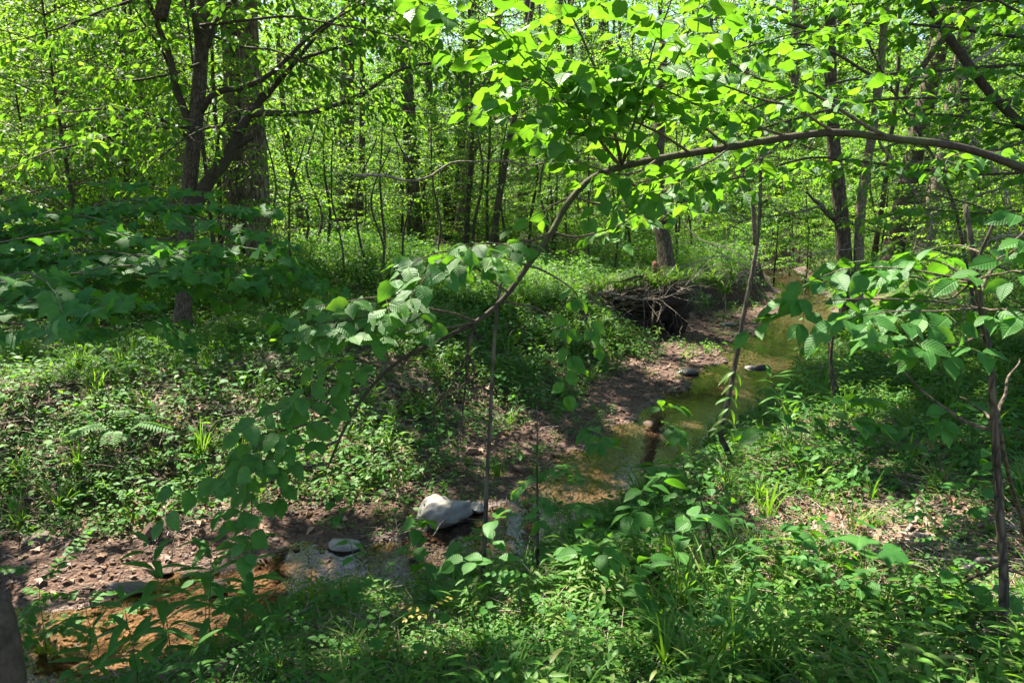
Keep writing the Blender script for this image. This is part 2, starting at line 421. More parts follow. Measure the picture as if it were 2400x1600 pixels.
class Plant:
    """a thing: an Empty with stems and leaves as its children"""
    def __init__(s, name, label, cat, base, group=None, seed=1):
        s.base = np.asarray(base, float)
        s.root = link(name, None)
        s.root.location = s.base
        tag(s.root, label, cat, group)
        s.g = R(seed); s.seed = seed
        s.parts = {}; s.lp = []; s.ld = []; s.ln = []; s.ls = []
        s.tilt = 0.3; s.nv = None; s.hang = 0.22
    def tube(s, part, pts, r0, r1, sides=6, pw=1.0):
        pts = np.asarray(pts)
        s.parts.setdefault(part, []).append(tube(pts, r0 + (r1 - r0) * np.linspace(0, 1, len(pts)) ** pw, sides))
        return pts
    def leaf(s, p, d, n, sc):
        s.lp.append(p); s.ld.append(d); s.ln.append(n); s.ls.append(sc)
    def twig(s, p0, d, L, ls, spacing, level=0, sides=4, r=None, opp=False, nrm_=(0, 0, 1), droop=0.25, part='twigs', pet=0.0, spread=0.85):
        """a twig with leaves set two-ranked (or in pairs) in the plane square to nrm_"""
        g = s.g
        n = max(3, int(L / spacing) + 1)
        d = nrm(d); up = np.asarray(nrm_, float)
        lup = up if s.nv is None else s.nv
        r = r if r else max(0.0012, L * 0.006)
        pts = [np.asarray(p0, float)]; dd = d.copy()
        st = L / (n - 1)
        for i in range(n - 1):
            dd = nrm(dd + np.array([0, 0, -droop * st / max(L, .05)]) + g.normal(size=3) * 0.07)
            pts.append(pts[-1] + dd * st)
        pts = np.array(pts)
        s.parts.setdefault(part, []).append(tube(pts, np.linspace(r, max(r * 0.35, 0.0008), n), sides, False))
        T = nrm(np.gradient(pts, axis=0))
        side = 1 if g.random() < 0.5 else -1
        for i in range(1, n):
            S = nrm(np.cross(T[i], up))
            size_k = 0.72 + 0.28 * math.sin(math.pi * min(1, (i + 0.6) / n))
            for sg in ((1, -1) if opp else (side,)):
                if level > 0 and i < n - 1 and g.random() < 0.55:
                    s.twig(pts[i], T[i] * 0.6 + S * sg * 0.8 + up * 0.06, L * g.uniform(0.3, 0.5) * (1.1 - 0.5 * i / n), ls, spacing, level - 1, sides, r * 0.5, opp, nrm_, droop, part, pet, spread)
                    continue
                ld = nrm(T[i] * (0.55 + 0.3 * g.random()) + S * sg * spread + g.normal(size=3) * 0.12 + np.array([0, 0, -s.hang * g.random()]))
                s.leaf(pts[i] + ld * pet * 0.0, ld, lup + g.normal(size=3) * s.tilt, ls * size_k * g.uniform(0.78, 1.12))
            side = -side
        s.leaf(pts[-1], nrm(T[-1] + np.array([0, 0, -0.2])), lup + g.normal(size=3) * s.tilt, ls * g.uniform(0.7, 1.0))
        return pts
    def branch(s, pts, r0, r1, every, tl, ls, spacing, start=0.1, part='branch', sides=7, level=0, opp=False, droop=0.3, n=None, wig=0.01, rise=0.1, endtwig=True, nv=(0, 0, 1)):
        """a bough through pts that carries twigs on both sides"""
        L = np.sum(np.linalg.norm(np.diff(np.asarray(pts), axis=0), axis=1))
        n = n or max(6, int(L / 0.08))
        q = smooth_path(pts, n, wig, s.seed + len(s.lp))
        s.tube(part, q, r0, r1, sides)
        T = nrm(np.gradient(q, axis=0)); side = 1; acc = 0.0
        for i in range(int(n * start), n):
            acc += L / (n - 1)
            if acc < every: continue
            acc -= every * s.g.uniform(0.8, 1.25)
            S = nrm(np.cross(T[i], (0, 0, 1.0)))
            d = T[i] * s.g.uniform(0.3, 0.8) + S * side * s.g.uniform(0.6, 1.0) + np.array([0, 0, rise * s.g.normal(0.5, 1.0)])
            s.twig(q[i], d, tl * s.g.uniform(0.55, 1.2) * (1 - 0.35 * i / n), ls, spacing, level, 4, None, opp, nv, droop)
            side = -side
        if endtwig: s.twig(q[-1], T[-1], tl, ls, spacing, level, 4, r1, opp, nv, droop)
        return q
    def finish(s, mats, leaf=None, temps=None, key='', nobj=300, pname='leaf', leafmat=None, keep=None):
        for part, tubes in s.parts.items():
            V, F = join(tubes)
            me = mesh_tri(part, V - s.base, F, mats[part])
            o = link(part, me, s.root)
            if len(tubes) > 1: o['kind'] = 'stuff'
        if s.lp:
            pos = np.array(s.lp); sc = np.array(s.ls)
            rot = frames(np.array(s.ld), np.array(s.ln))
            if keep is not None:
                k = keep(pos); pos, sc, rot = pos[k], sc[k], rot[k]
            u, v, d = proj(pos)
            app = np.where((u > -30) & (u < 2430) & (v > -30) & (v < 1630), sc / d * FPX, 0)
            order = np.argsort(-app)
            big = order[:nobj]; big = big[app[big] > 9]
            ms = leaf_meshes(key, temps, leafmat)
            lb = s.base
            for i in big:
                m4 = np.eye(4); m4[:3, :3] = rot[i] * sc[i]; m4[:3, 3] = pos[i] - lb
                o = link(pname, ms[s.g.integers(len(ms))], s.root)
                o.matrix_basis = Matrix(m4.tolist())
            rest = np.setdiff1d(np.arange(len(pos)), big)
            if len(rest):
                V, F, U, r_ = leaf_cloud(temps, pos[rest], rot[rest], sc[rest], s.seed)
                mark(link('foliage', mesh_tri('foliage', V - lb, F, leafmat, U, r_), s.root), 'stuff')
        return s.root
def copy_tree(o, parent=None):
    c = o.copy(); COL.objects.link(c)
    if parent is not None: c.parent = parent
    for ch in o.children: copy_tree(ch, c)
    return c

# ------------------------------------------------------------------ terrain
CL_PX = [(-900, 1560), (-300, 1560), (100, 1530), (400, 1450), (700, 1345), (1000, 1312), (1190, 1260), (1350, 1160), (1500, 1068), (1640, 965), (1750, 890), (1835, 815), (1880, 760), (1890, 715), (1868, 680)]
_c = np.array([plane_pt(u, v, 0)[:2] for u, v in CL_PX])
_c = np.concatenate([[_c[0] + [-7, -1.0]], _c, [_c[-1] + [2.5, 9], _c[-1] + [12, 22], _c[-1] + [18, 50]]])
CENTER = smooth_path(np.c_[_c, np.zeros(len(_c))], 140)[:, :2]
_cu, _cv, _ = proj(np.c_[CENTER, np.zeros(140)])
_k = np.arange(140)
def along(us, vals):
    """value along the stream given at picture columns (left of the bend) of its course"""
    idx = [int(np.argmin((_cu - u) ** 2 + (_cv - v) ** 2)) for u, v in us]
    return np.interp(_k, idx, vals)
WID = along([(-300, 1560), (400, 1450), (700, 1345), (1000, 1312), (1350, 1160), (1640, 965), (1835, 815), (1890, 715)], [0.52, 0.42, 0.45, 0.5, 0.5, 0.6, 0.7, 0.6])
BAR = along([(-300, 1560), (100, 1530), (400, 1450), (700, 1345), (1000, 1312), (1350, 1160), (1640, 965), (1750, 890), (1835, 815), (1880, 760), (1890, 715)], [1.0, 0.95, 0.7, 0.3, 0.6, 0.7, 0.85, 1.1, 1.5, 1.2, 0.4])
BNK = along([(-300, 1560), (400, 1450), (1000, 1312), (1350, 1160), (1640, 965), (1750, 890), (1835, 815), (1890, 715)], [2.0, 2.2, 2.6, 2.4, 2.2, 1.9, 1.0, 0.35])
def stream(x, y):
    """edge distance (negative in the water), side (+1 near bank), bar width, bank width"""
    x = np.atleast_1d(np.asarray(x, float)); y = np.atleast_1d(np.asarray(y, float))
    A, B = CENTER[:-1], CENTER[1:]; E = B - A; L2 = np.sum(E * E, 1)
    best = np.full(x.shape, 1e9); sd = np.ones(x.shape); ds = []
    for i in range(139):
        a, e = A[i], E[i]
        t = np.clip(((x - a[0]) * e[0] + (y - a[1]) * e[1]) / L2[i], 0, 1)
        dx, dy = x - a[0] - t * e[0], y - a[1] - t * e[1]
        d = np.hypot(dx, dy); ds.append(d.astype(np.float32))
        m = d < best
        best[m] = d[m]; sd[m] = -np.sign(e[0] * dy[m] - e[1] * dx[m])
    W = 0; acc = np.zeros((3,) + x.shape)
    for i in range(139):                                    # blend the profile across bends
        w = np.exp(-(ds[i] - best) / (0.12 + 0.25 * best)); W = W + w
        acc[0] += w * BAR[i]; acc[1] += w * BNK[i]; acc[2] += w * WID[i]
    acc /= W
    return best - acc[2], sd, acc[0], acc[1], acc[2]
def H(x, y):
    x = np.atleast_1d(np.asarray(x, float)); y = np.atleast_1d(np.asarray(y, float))
    e, sd, bar, bnk, w = stream(x, y)
    e = e + fbm(x, y, 1.5, 6) * 0.10
    small = fbm(x, y, 3, 12) * 0.028
    bed = -0.03 - 0.11 * sstep(0, 1, -e / w) + small * 0.7
    near = 0.42 * sstep(0.0, 1.3, e) + 0.5 * sstep(0.8, 4.6, e) + small * sstep(0, .5, e)
    far = 0.11 * sstep(0, 1, e / bar) + 0.80 * sstep(0, 1, (e - bar) / bnk) + 0.18 * sstep(0.5, 6, e - bar - bnk) + small * 0.8
    big = fbm(x, y, 0, 0.9) * 0.05 * sstep(2, 7, e) + 0.012 * np.maximum(0, y - 30)
    return np.where(e < 0, bed, np.where(sd > 0, near, far)) + big
def h1(x, y): return float(H(x, y)[0])
def G(u, v, lift=0.0):
    """where the sight line through photo pixel (u, v) meets the ground"""
    d = np.linspace(1.5, 70, 1400)
    p = np.array([0, 0, CAM_Z]) + ray(u, v)[None] * d[:, None]
    h = H(p[:, 0], p[:, 1])
    k = np.nonzero(p[:, 2] < h)[0]
    q = p[k[0]] if len(k) else p[-1]
    q = q.copy(); q[2] = h1(q[0], q[1]) + lift
    return q
ys = np.concatenate([np.linspace(-7, 1.5, 30, endpoint=False), np.linspace(1.5, 11, 190, endpoint=False), np.linspace(11, 26, 130, endpoint=False), np.linspace(26, 60, 50, endpoint=False), np.linspace(60, 260, 14)])
sx = np.linspace(-1, 1, 330)
xs = np.sign(sx) * (9.5 * np.abs(sx) + 150 * np.abs(sx) ** 6)
gx, gy = np.meshgrid(xs, ys)
gz = H(gx.ravel(), gy.ravel()).reshape(gx.shape)
nx, ny = len(xs), len(ys)
V = np.stack([gx, gy, gz], -1).reshape(-1, 3)
i = (np.arange(ny - 1)[:, None] * nx + np.arange(nx - 1)[None]).ravel()
F = np.concatenate([np.stack([i, i + 1, i + nx + 1], -1), np.stack([i, i + nx + 1, i + nx], -1)])
_gy, _gx = np.gradient(gz, ys, xs)
earth = sstep(0.45, 0.9, np.hypot(_gx, _gy)).ravel()
_fv = fbm(V[:, 0] * 2.1, V[:, 1] * 2.1, 3, 99) * 0.06 + fbm(V[:, 0] * 5, V[:, 1] * 5, 3, 99) * 0.03
V[:, 2] += _fv * earth * (V[:, 2] > 0.1)
e_, sd_, bar_, bnk_, w_ = stream(V[:, 0], V[:, 1])
e_ = e_ + fbm(V[:, 0], V[:, 1], 1.5, 6) * 0.10
wet = 1 - sstep(-0.05, 0.25, e_)
gravel = np.where(sd_ < 0, 1 - sstep(bar_ * 0.85, bar_ * 1.15 + 0.25, e_), 1 - sstep(0.1, 0.5, e_))
dirt = np.where(sd_ < 0, 1 - sstep(bar_ + bnk_ * 0.45, bar_ + bnk_ * 1.0, e_), 1 - sstep(0.8, 2.0, e_))
_pq = plane_pt(1400, 1110, 0); _pr = plane_pt(1450, 1010, 0); _ps = plane_pt(930, 1390, 0)
gs = lambda q, r: np.exp(-((V[:, 0] - q[0]) ** 2 + (V[:, 1] - q[1]) ** 2) / r ** 2)
orange = np.clip(sstep(-1.0, -1.9, V[:, 0]) * (V[:, 1] < 9) + 0.6 * gs(_pq, 0.5) + 0.4 * gs(_pr, 0.4) + 0.5 * gs(_ps, 0.4), 0, 1)  # paints the brighter orange bed where sun falls on the stream
m, nt, out, N, L = new_mat('forest_floor')
tc = N('TexCoord')
def tex(t, sc, **kw):
    n = N(t, **kw); n.inputs['Scale'].default_value = sc
    if 'Detail' in n.inputs and t == 'TexNoise': n.inputs['Detail'].default_value = 8
    L(tc.outputs['Object'], n.inputs['Vector'])
    return n
n1, n2, n3 = tex('TexNoise', 5.0), tex('TexNoise', 38.0), tex('TexVoronoi', 26.0)
litter = ramp(N, L, n2.outputs['Fac'], [(0.3, (0.028, 0.014, 0.007)), (0.48, (0.07, 0.037, 0.019)), (0.62, (0.125, 0.072, 0.04)), (0.75, (0.05, 0.027, 0.015))])
green = ramp(N, L, n1.outputs['Fac'], [(0.3, (0.03, 0.045, 0.014)), (0.7, (0.055, 0.075, 0.02))])
gm = ramp(N, L, n1.outputs['Fac'], [(0.42, (0, 0, 0)), (0.6, (1, 1, 1))])
mixA = N('MixRGB'); L(gm, mixA.inputs[0]); L(litter, mixA.inputs[1]); L(green, mixA.inputs[2])
at_g, at_w, at_d = N('Attribute', attribute_name='gravel'), N('Attribute', attribute_name='wet'), N('Attribute', attribute_name='dirt')
mixD = N('MixRGB'); L(at_d.outputs['Fac'], mixD.inputs[0]); L(mixA.outputs[0], mixD.inputs[1]); L(litter, mixD.inputs[2])
grc = ramp(N, L, n3.outputs['Color'], [(0.1, (0.04, 0.018, 0.009)), (0.4, (0.085, 0.04, 0.02)), (0.7, (0.055, 0.027, 0.014)), (0.95, (0.12, 0.068, 0.04))])
mixG = N('MixRGB'); L(at_g.outputs['Fac'], mixG.inputs[0]); L(mixD.outputs[0], mixG.inputs[1]); L(grc, mixG.inputs[2])
lit_bed = ramp(N, L, n1.outputs['Fac'], [(0.3, (0.07, 0.038, 0.024)), (0.5, (0.15, 0.082, 0.048)), (0.7, (0.24, 0.15, 0.095))])
dark = ramp(N, L, n1.outputs['Fac'], [(0.3, (0.018, 0.013, 0.009)), (0.5, (0.04, 0.024, 0.015)), (0.7, (0.075, 0.045, 0.028))])
at_o = N('Attribute', attribute_name='orange')
mixO = N('MixRGB'); L(at_o.outputs['Fac'], mixO.inputs[0]); L(dark, mixO.inputs[1]); L(lit_bed, mixO.inputs[2])  # sunlit and shaded tones of one stream bed
bedc = mixO.outputs[0]
bed2 = N('MixRGB', blend_type='MULTIPLY'); bed2.inputs[0].default_value = 0.7
L(bedc, bed2.inputs[1]); L(ramp(N, L, n2.outputs['Fac'], [(0.35, (0.45, 0.42, 0.4)), (0.6, (1.1, 1.1, 1.1))]), bed2.inputs[2])
mixW = N('MixRGB'); L(at_w.outputs['Fac'], mixW.inputs[0]); L(mixG.outputs[0], mixW.inputs[1]); L(bed2.outputs[0], mixW.inputs[2])
at_s = N('Attribute', attribute_name='earth')
mixS = N('MixRGB'); L(at_s.outputs['Fac'], mixS.inputs[0]); L(mixW.outputs[0], mixS.inputs[1])
L(ramp(N, L, n2.outputs['Fac'], [(0.3, (0.016, 0.010, 0.007)), (0.55, (0.045, 0.028, 0.018)), (0.75, (0.075, 0.048, 0.03))]), mixS.inputs[2])
b = N('BsdfPrincipled')
L(mixS.outputs[0], b.inputs['Base Color'])
L(ramp(N, L, at_w.outputs['Fac'], [(0, (0.9, 0.9, 0.9)), (1, (0.45, 0.45, 0.45))]), b.inputs['Roughness'])
bp = N('Bump'); bp.inputs['Strength'].default_value = 1.0; bp.inputs['Distance'].default_value = 0.04
L(math_n(N, L, 'ADD', n2.outputs['Fac'], math_n(N, L, 'MULTIPLY', n3.outputs['Distance'], -0.6)), bp.inputs['Height'])
L(bp.outputs[0], b.inputs['Normal'])
L(b.outputs[0], out.inputs[0])
M['ground'] = m
me = mesh_tri('ground', V, F, m)
for nm, arr in (('gravel', gravel), ('wet', wet), ('dirt', dirt), ('orange', orange), ('earth', earth)):
    a = me.attributes.new(nm, 'FLOAT', 'POINT'); a.data.foreach_set('value', np.ascontiguousarray(arr, np.float32))
mark(link('ground', me), 'structure')

m, nt, out, N, L = new_mat('stream_water')
tc = N('TexCoord')
na = N('TexNoise'); na.inputs['Scale'].default_value = 9.0; na.inputs['Detail'].default_value = 3
nb = N('TexNoise'); nb.inputs['Scale'].default_value = 34.0; nb.inputs['Detail'].default_value = 2
nc = N('TexNoise'); nc.inputs['Scale'].default_value = 0.9
for q in (na, nb, nc): L(tc.outputs['Object'], q.inputs['Vector'])
hgt = math_n(N, L, 'ADD', math_n(N, L, 'MULTIPLY', na.outputs['Fac'], 0.5), math_n(N, L, 'MULTIPLY', nb.outputs['Fac'], math_n(N, L, 'MULTIPLY', math_n(N, L, 'SUBTRACT', nc.outputs['Fac'], 0.42, True), 1.6)))
bp = N('Bump'); bp.inputs['Strength'].default_value = 0.14; bp.inputs['Distance'].default_value = 0.03
L(hgt, bp.inputs['Height'])
fr = N('Fresnel'); fr.inputs['IOR'].default_value = 1.33; L(bp.outputs[0], fr.inputs['Normal'])
gl = N('BsdfGlossy'); gl.inputs['Roughness'].default_value = 0.03; L(bp.outputs[0], gl.inputs['Normal'])
tp = N('BsdfTransparent'); tp.inputs[0].default_value = (0.80, 0.71, 0.58, 1)
ms = N('MixShader'); L(math_n(N, L, 'MULTIPLY', fr.outputs[0], 1.0, True), ms.inputs[0]); L(tp.outputs[0], ms.inputs[1]); L(gl.outputs[0], ms.inputs[2])
L(ms.outputs[0], out.inputs[0])
tn = nrm(np.gradient(CENTER, axis=0)); nn = np.stack([-tn[:, 1], tn[:, 0]], 1)
off = np.linspace(-1, 1, 7)
wv = np.concatenate([np.concatenate([CENTER + nn * ((WID + 0.3) * o)[:, None], np.zeros((140, 1))], 1) for o in off]).reshape(7, 140, 3)
i = (np.arange(6)[:, None] * 140 + np.arange(139)[None]).ravel()
F = np.concatenate([np.stack([i, i + 1, i + 141], -1), np.stack([i, i + 141, i + 140], -1)])
mark(link('stream_water', mesh_tri('stream_water', wv.reshape(-1, 3), F, m)), 'structure')


# ------------------------------------------------------------------ scattered ground stuff (uncounted)
def ico(sub):
    t = (1 + 5 ** 0.5) / 2
    V = [(-1, t, 0), (1, t, 0), (-1, -t, 0), (1, -t, 0), (0, -1, t), (0, 1, t), (0, -1, -t), (0, 1, -t), (t, 0, -1), (t, 0, 1), (-t, 0, -1), (-t, 0, 1)]
    F = [(0, 11, 5), (0, 5, 1), (0, 1, 7), (0, 7, 10), (0, 10, 11), (1, 5, 9), (5, 11, 4), (11, 10, 2), (10, 7, 6), (7, 1, 8), (3, 9, 4), (3, 4, 2), (3, 2, 6), (3, 6, 8), (3, 8, 9), (4, 9, 5), (2, 4, 11), (6, 2, 10), (8, 6, 7), (9, 8, 1)]
    V = [nrm(v) for v in V]
    for _ in range(sub):
        mid, F2 = {}, []
        def mp(a, b):
            k = (min(a, b), max(a, b))
            if k not in mid: V.append(nrm(V[a] + V[b])); mid[k] = len(V) - 1
            return mid[k]
        for a, b, c in F:
            x, y, z = mp(a, b), mp(b, c), mp(c, a)
            F2 += [(a, x, z), (b, y, x), (c, z, y), (x, y, z)]
        F = F2
    return np.array(V), np.array(F)
def rock(sub, dims, seed, cuts=9, rough=0.05, cut=0.72):
    g = R(seed); V, F = ico(sub)
    for _ in range(cuts):
        n = nrm(g.normal(size=3)); h = g.uniform(cut, cut + 0.18)
        d = V @ n; V = V - n * np.maximum(d - h, 0)[:, None]
    for f in (2.0, 4.0, 8.0):
        k = g.normal(size=(3, 3)) * f
        V = V * (1 + rough / f * 2 * np.sin(V @ k[0] + g.uniform(0, 6)) * np.sin(V @ k[1] + 1.0))[:, None]
    return V * np.asarray(dims) / 1.0, F
PROTO = {}
def proto_coll(key, meshes):
    c = bpy.data.collections.new(key)
    for i, me in enumerate(meshes):
        o = bpy.data.objects.new('%s_%02d' % (key, i), me); c.objects.link(o)
    PROTO[key] = (c, len(meshes))
    return c
def scatter(name, key, pos, scl, seed, label, cat, tilt=0.12, euler=None):
    g = R(seed); n = len(pos)
    c, k = PROTO[key]
    me = bpy.data.meshes.new(name)
    me.vertices.add(n); me.vertices.foreach_set('co', np.ascontiguousarray(pos, np.float32).ravel())
    rot = np.c_[g.normal(size=n) * tilt, g.normal(size=n) * tilt, g.uniform(0, 6.283, n)] if euler is None else euler
    for nm, ty, arr in (('rot', 'FLOAT_VECTOR', rot), ('scl', 'FLOAT', scl), ('idx', 'INT', g.integers(0, k, n))):
        a = me.attributes.new(nm, ty, 'POINT')
        a.data.foreach_set('vector' if ty == 'FLOAT_VECTOR' else 'value', np.ascontiguousarray(arr, np.int32 if ty == 'INT' else np.float32).ravel())
    o = link(name, me)
    nt = bpy.data.node_groups.new(name, 'GeometryNodeTree')
    nt.interface.new_socket('Geometry', in_out='INPUT', socket_type='NodeSocketGeometry')
    nt.interface.new_socket('Geometry', in_out='OUTPUT', socket_type='NodeSocketGeometry')
    gi, go = nt.nodes.new('NodeGroupInput'), nt.nodes.new('NodeGroupOutput')
    ip = nt.nodes.new('GeometryNodeInstanceOnPoints'); ip.inputs['Pick Instance'].default_value = True
    ci = nt.nodes.new('GeometryNodeCollectionInfo')
    ci.inputs['Collection'].default_value = c
    ci.inputs['Separate Children'].default_value = True; ci.inputs['Reset Children'].default_value = True
    def attr(nm, ty):
        q = nt.nodes.new('GeometryNodeInputNamedAttribute'); q.data_type = ty; q.inputs['Name'].default_value = nm
        return q.outputs['Attribute']
    e2r = nt.nodes.new('FunctionNodeEulerToRotation')
    nt.links.new(gi.outputs[0], ip.inputs['Points']); nt.links.new(ci.outputs[0], ip.inputs['Instance'])
    nt.links.new(attr('idx', 'INT'), ip.inputs['Instance Index'])
    nt.links.new(attr('rot', 'FLOAT_VECTOR'), e2r.inputs[0]); nt.links.new(e2r.outputs[0], ip.inputs['Rotation'])
    nt.links.new(attr('scl', 'FLOAT'), ip.inputs['Scale'])
    nt.links.new(ip.outputs[0], go.inputs[0])
    md = o.modifiers.new('scatter', 'NODES'); md.node_group = nt
    mark(o, 'stuff'); o['label'] = label; o['category'] = cat
    return o
def clump(n, rad, hgt, ls, temps, mat, seed, updir=0.35, stem=True, flat=0.3):
    g = R(seed)
    a = g.uniform(0, 6.283, n); r = rad * np.sqrt(g.uniform(0, 1, n)); z = hgt * g.uniform(0.25, 1, n) * (1 - 0.35 * (r / rad) ** 2)
    pos = np.c_[np.cos(a) * r, np.sin(a) * r, z]
    b = a + g.normal(size=n) * 0.7
    d = np.c_[np.cos(b), np.sin(b), g.normal(updir * 0.2, updir, n)]
    nn = np.c_[g.normal(size=(n, 2)) * flat, np.ones(n)]
    V, F, U, rv = leaf_cloud(temps, pos, frames(nrm(d), nn), ls * g.uniform(0.6, 1.25, n), seed)
    if stem:
        k = n // 3
        base = pos[:k] * [0.25, 0.25, 0]; w = np.array([0.0016, 0, 0])
        SV = np.concatenate([base - w, base + w, pos[:k]]); i = np.arange(k)
        F = np.concatenate([F, np.stack([i, i + k, i + 2 * k], -1) + len(V)])
        V = np.concatenate([V, SV]); U = np.concatenate([U, np.full((3 * k, 2), 0.5)]); rv = np.r_[rv, np.zeros(3 * k)]
    return mesh_tri('clump', V, F, mat, U, rv)
def tuft(n, rad, hgt, mat, seed, width=0.006, bend=(0.3, 1.0)):
    g = R(seed); temps = [T_blade(width / hgt, b) for b in np.linspace(*bend, 4)]
    a = g.uniform(0, 6.283, n); r = rad * g.uniform(0, 1, n)
    pos = np.c_[np.cos(a) * r, np.sin(a) * r, np.zeros(n)]
    b = a + g.normal(size=n) * 0.6
    y = np.c_[np.cos(b), np.sin(b), np.zeros(n)]; z = nrm(np.c_[g.normal(size=(n, 2)) * 0.12, np.ones(n)])
    y = nrm(y - z * np.sum(y * z, 1, keepdims=True))
    rot = np.stack([np.cross(y, z), y, z], -1)
    V, F, U, rv = leaf_cloud(temps, pos, rot, hgt * g.uniform(0.5, 1.1, n), seed)
    return mesh_tri('tuft', V, F, mat, U, rv)
def stilt(n, hgt, ls, mat, seed):
    g = R(seed); V, F, U, RV, o = [], [], [], [], 0
    for s in range(n):
        a = g.uniform(0, 6.283); b = np.array([math.cos(a), math.sin(a), 0]) * g.uniform(0, 0.06)
        lean = np.array([g.normal() * 0.35, g.normal() * 0.35, 1.0]); h = hgt * g.uniform(0.6, 1.1)
        t = np.linspace(0.2, 1, 7)
        p = b + t[:, None] * lean * h; p[:, 2] -= 0.15 * h * t ** 2
        side = np.where(np.arange(7) % 2, 1, -1)[:, None]
        c = np.array([math.cos(a), math.sin(a), 0]); q = np.array([-c[1], c[0], 0])
        d = nrm(side * q + c * 0.3 + [0, 0, 0.35] + g.normal(size=(7, 3)) * 0.2)
        v, f, u, r_ = leaf_cloud(LANCE[:2], p, frames(d, np.tile([0, 0, 1.0], (7, 1)) + g.normal(size=(7, 3)) * 0.2), ls * g.uniform(0.7, 1.1, 7), int(g.integers(1e6)))
        V.append(v); F.append(f + o); U.append(u); RV.append(r_); o += len(v)
        sv, sf = tube(np.array([b, p[3], p[-1]]), [0.0018, 0.0013, 0.0008], 3, False)
        V.append(sv); F.append(sf + o); U.append(np.full((len(sv), 2), .5)); RV.append(np.zeros(len(sv))); o += len(sv)
    return mesh_tri('stilt', np.concatenate(V), np.concatenate(F), mat, np.concatenate(U), np.concatenate(RV))
def sway(rad, seed, mat=None, n=14):
    """small dry twigs and needles lying about"""
    g = R(seed); parts = []
    for _ in range(n):
        p = np.r_[g.normal(size=2) * rad, g.uniform(0, 0.015)]; a = g.uniform(0, 6.283); l = g.uniform(0.05, 0.2)
        d = np.array([math.cos(a), math.sin(a), g.normal() * 0.08]) * l
        parts.append(tube(np.array([p, p + d * 0.5 + [0, 0, 0.006], p + d]), g.uniform(0.0008, 0.0025), 3, False))
    V, F = join(parts)
    return mesh_tri('twig_litter', V, F, M['deadwood'])
proto_coll('herb', [clump(22, 0.10, 0.13, 0.040, OVAL, M['cover'], i) for i in range(4)] + [clump(16, 0.13, 0.18, 0.055, OVAL + SIMPLE, M['herb'], 10 + i) for i in range(3)])
proto_coll('creeper', [clump(46, 0.14, 0.06, 0.022, OVAL, M['cover'], 20 + i) for i in range(3)] + [clump(40, 0.13, 0.08, 0.026, SIMPLE, M['cover'], 24 + i) for i in range(2)])
proto_coll('grass', [tuft(26, 0.05, 0.26, M['grass'], 30 + i) for i in range(3)] + [tuft(20, 0.04, 0.17, M['grass'], 34 + i, 0.005, (0.5, 1.3)) for i in range(2)])
proto_coll('stilt', [stilt(5, 0.24, 0.07, M['grass'], 40 + i) for i in range(4)])
proto_coll('brush', [clump(110, 0.36, 0.62, 0.085, SIMPLE, M['cover'], 50 + i, 0.45, True, 0.5) for i in range(3)] + [tuft(40, 0.16, 0.5, M['grass'], 54 + i, 0.009) for i in range(2)])
dl = [T_ovate(4, 0.55, 0.12, f, c, w, 0.45, 0.06) for f, c, w in ((0.5, 0.4, 0.5), (-0.4, -0.3, 0.4), (0.9, 0.15, -0.6), (0.3, 0.8, 0.3))]
dl = dl + [T_maple(0.35, 0.5, 7)]
proto_coll('litter', [mesh_tri('dead_leaf', v, f, M['dead'], u) for v, f, u in dl])
proto_coll('pebble', [mesh_tri('pebble', *rock(1, d, 60 + i, 6, 0.06), M['stone'], smooth=i % 2 == 0) for i, d in enumerate([(1, .8, .5), (1, .7, .35), (1, .9, .6), (1, .6, .4), (1, .85, .3)])])
proto_coll('needles', [sway(0.12, 70 + i) for i in range(4)])

def wedge(n, r0, r1, seed, pw=1.0, wide=0.86):
    g = R(seed)
    y = r0 + (r1 - r0) * g.uniform(0, 1, n) ** pw
    x = g.uniform(-1, 1, n) * (wide * y + 1.2)
    return x, y, g
def place(n, r0, r1, seed, dens, pw=1.0):
    """ground points kept with probability dens(e, side, bar, bank, x, y, patch noise)"""
    x, y, g = wedge(n, r0, r1, seed, pw)
    e, sd, bar, bnk, w = stream(x, y)
    e = e + fbm(x, y, 1.5, 6) * 0.10
    k = g.uniform(0, 1, n) < dens(e, sd, bar, bnk, x, y, np.tanh(fbm(x, y, 0.5, 3) * 0.4))
    return np.c_[x[k], y[k], H(x[k], y[k])], g
LC = G(2010, 1230)
def green(e, sd, bar, bnk, x, y, p):
    far = np.where(e < bar + 0.1, 0.10 * (p > 0.1) * (e > 0.1), np.where(e < bar + bnk * 0.2, 0.4, 0.85))
    nb = np.where(e < -0.04, 0.0, 0.95) * np.where((x > 0.8) & (y > 2.7) & (y < 9), 0.7, 1.0) * (1 - 0.88 * np.exp(-(((x - LC[0]) / 0.85) ** 2 + ((y - LC[1]) / 0.65) ** 2)))
    return np.clip(np.where(sd < 0, far, nb) * (0.78 + 0.35 * p), 0, 1)
def brown(e, sd, bar, bnk, x, y, p):
    far = np.where(e < 0.05, 0, np.where(e < bar, 0.22, np.where(e < bar + bnk, 1.0, 0.7)))
    nb = np.where(e < 0.1, 0, np.where((x > 0.6) & (y > 2.6), 1.0, 0.6))
    return np.where(sd < 0, far, nb) * np.clip(0.7 - 0.3 * p, 0.1, 1)
p, g = place(10000, 1.5, 7, 101, green); scatter('herbs', 'herb', p, g.uniform(0.4, 1.0, len(p)) * np.where(p[:, 1] < 4.5, 0.62, 1.1), 1, 'low leafy herbs carpeting both banks of the stream', 'herbs')
p, g = place(17000, 5.5, 24, 102, green); scatter('bank_herbs', 'herb', p, g.uniform(0.9, 1.8, len(p)), 2, 'leafy herbs covering the slope of the far bank', 'herbs')
